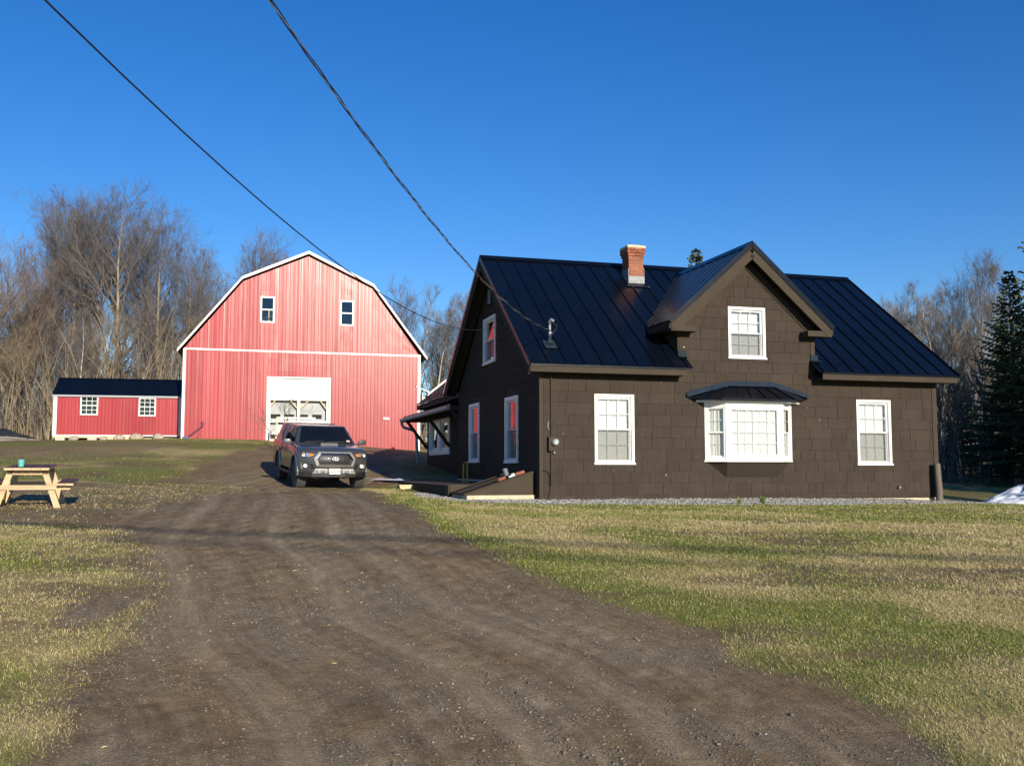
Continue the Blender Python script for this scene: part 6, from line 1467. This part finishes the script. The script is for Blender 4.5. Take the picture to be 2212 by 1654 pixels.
    for i in range(14): rows.append((rd.uniform(-11,2), rd.uniform(72,92), rd.uniform(9,11.3), 'mid'))
    for i in range(26): rows.append((rd.uniform(17,36), rd.uniform(58,80), rd.uniform(8.5,11), 'right'))
    for i in range(12): rows.append((rd.uniform(18,30), rd.uniform(45,57), rd.uniform(5.5,8.5), 'right'))
    lab = dict(brush='young tangled bare tree at the foot of the woods behind the shed', under='young bare tree in the shade at the foot of the woods right of the house', left='thin grey bare tree among the woods behind the shed', mid='thin bare tree among the woods between barn and house', right='thin bare tree among the woods right of the house')
    for x, y, h, g in rows:
        v = rd.choice({'brush': (F,G,B,D,F,E), 'under': (F,D,B,E), 'left': (A,B,C,C,F), 'mid': (E,E,D,C), 'right': (D,F,C,E)}[g]); put_tree(v, x, y, h, lab[g], 'background woods '+g, rd.uniform(0,6.28), wide=rd.uniform(1.1,1.6) if g in ('brush','under') else rd.uniform(.75,1.1))
    # evergreens
    S1 = spruce(3, 11, 2.1); S2 = spruce(4, 12, 2.4)
    ev = [(S1,22.4,44.3,9.7,'spruce at the right edge of the picture, shorter of the two'),(S2,23.6,42.5,13.2,'tall dark spruce at the extreme right edge'),(S1,9.75,52,11.55,'spruce top showing above the roof between chimney and gable'),(S2,15.9,58,11.6,'spruce top peeping over the right slope of the front gable'),(S1,-5.2,67,4.9,'small yellow green spruce below the birches beside the barn'),(S2,26.5,47,11.0,'spruce half hidden behind the right-hand spruces'),(S1,-3.4,64,4.6,'small spruce just left of the rear wing roof')]
    for v, x, y, h, lb in ev: put_tree(v, x, y, h, lb, 'spruces around the house', rd.uniform(0,6), name='spruce_tree', wide=1.45 if x > 20 else 1.5 if y == 52 else .9)
    for x, y, h in ((18.5,50,4.2),(20.5,53,5.5),(24.5,49,6.2),(27.5,52,7),(30,49,7.5),(22.5,56,5.0),(17.2,56,4.4),(26.2,58,6.5)):
        put_tree(rd.choice((S1,S2)), x, y, h, 'young dark spruce in the shaded understorey right of the house', 'understorey spruces', rd.uniform(0,6), name='spruce_tree', wide=1.3)
    # spruces east of the lawn that keep the woods in shade
    for x, y, h in ((22.5,27,11.5),(24.4,29,13),(26.6,30.5,13),(29,32,13.5),(31.2,33.5,13),(33.5,35,13.5),(36,36.5,13.5),(20.2,17.5,10),(25,23,11.5),(28,26,13.5),(31.5,27.5,13.5),(35,30,14),(38.5,33,14),(41,37,14)):
        put_tree(rd.choice((S1,S2)), x, y, h, 'spruce in the row bordering the lawn on the right', 'spruces bordering the lawn', rd.uniform(0,6), name='spruce_tree', wide=1.0)
    sp = [(rd.uniform(-42,-17.5), rd.uniform(53,72)) for i in range(800)]
    thicket('brushwood', 'tangle of brown saplings and brush under the trees behind the shed', sp, 5, (2.0,7.0), 'twig', 24)
    sp = [(rd.uniform(-42,-23.5), rd.uniform(52,58)) for i in range(260)]
    thicket('dry_brush', 'tan dry brush at the edge of the woods on the left', sp, 6, (1.0,3.2), 'twig_pale', 18)
    sp = [(rd.uniform(-28,-18.5), rd.uniform(53,60)) for i in range(150)]
    thicket('sapling_stand', 'stand of slender brown saplings directly behind the red shed', sp, 15, (3.5,7.5), 'twig_pale', 26)
    sp = [(rd.uniform(-9,3), rd.uniform(62,80)) for i in range(260)]
    thicket('brushwood', 'low brown brush below the birches between barn and house', sp, 7, (1,3.6), 'twig_pale', 18)
    sp = [(rd.uniform(14.5,38), rd.uniform(43,64)) for i in range(700)]
    thicket('brushwood', 'dark saplings and brush in the woods right of the house', sp, 8, (1.5,6.5), 'twig', 22)
    sp = [(rd.uniform(-95,-14), rd.uniform(74,130)) for i in range(2200)]+[(rd.uniform(-14,12), rd.uniform(82,130)) for i in range(420)]+[(rd.uniform(12,75), rd.uniform(60,120)) for i in range(1700)]
    thicket('far_woods', 'far mass of grey brown bare woods behind the buildings', sp, 9, (5.5,10.5), 'twig', 30, 2.0)
    # small gnarled tree in front of the barn doorway
    T, K = bare_tree(41, 2.7, .06, spread=2.0, first=.22, nb=11, ang=62, wander=.12, density=.6)
    put_tree((T.mesh('trunk', M['bark']), K.mesh('crown', M['twig']), 2.7), -8.5, 38.0, 2.05, 'small gnarled bare tree between the truck and the barn doorway', None, 1.0, wide=1.25)
forest()
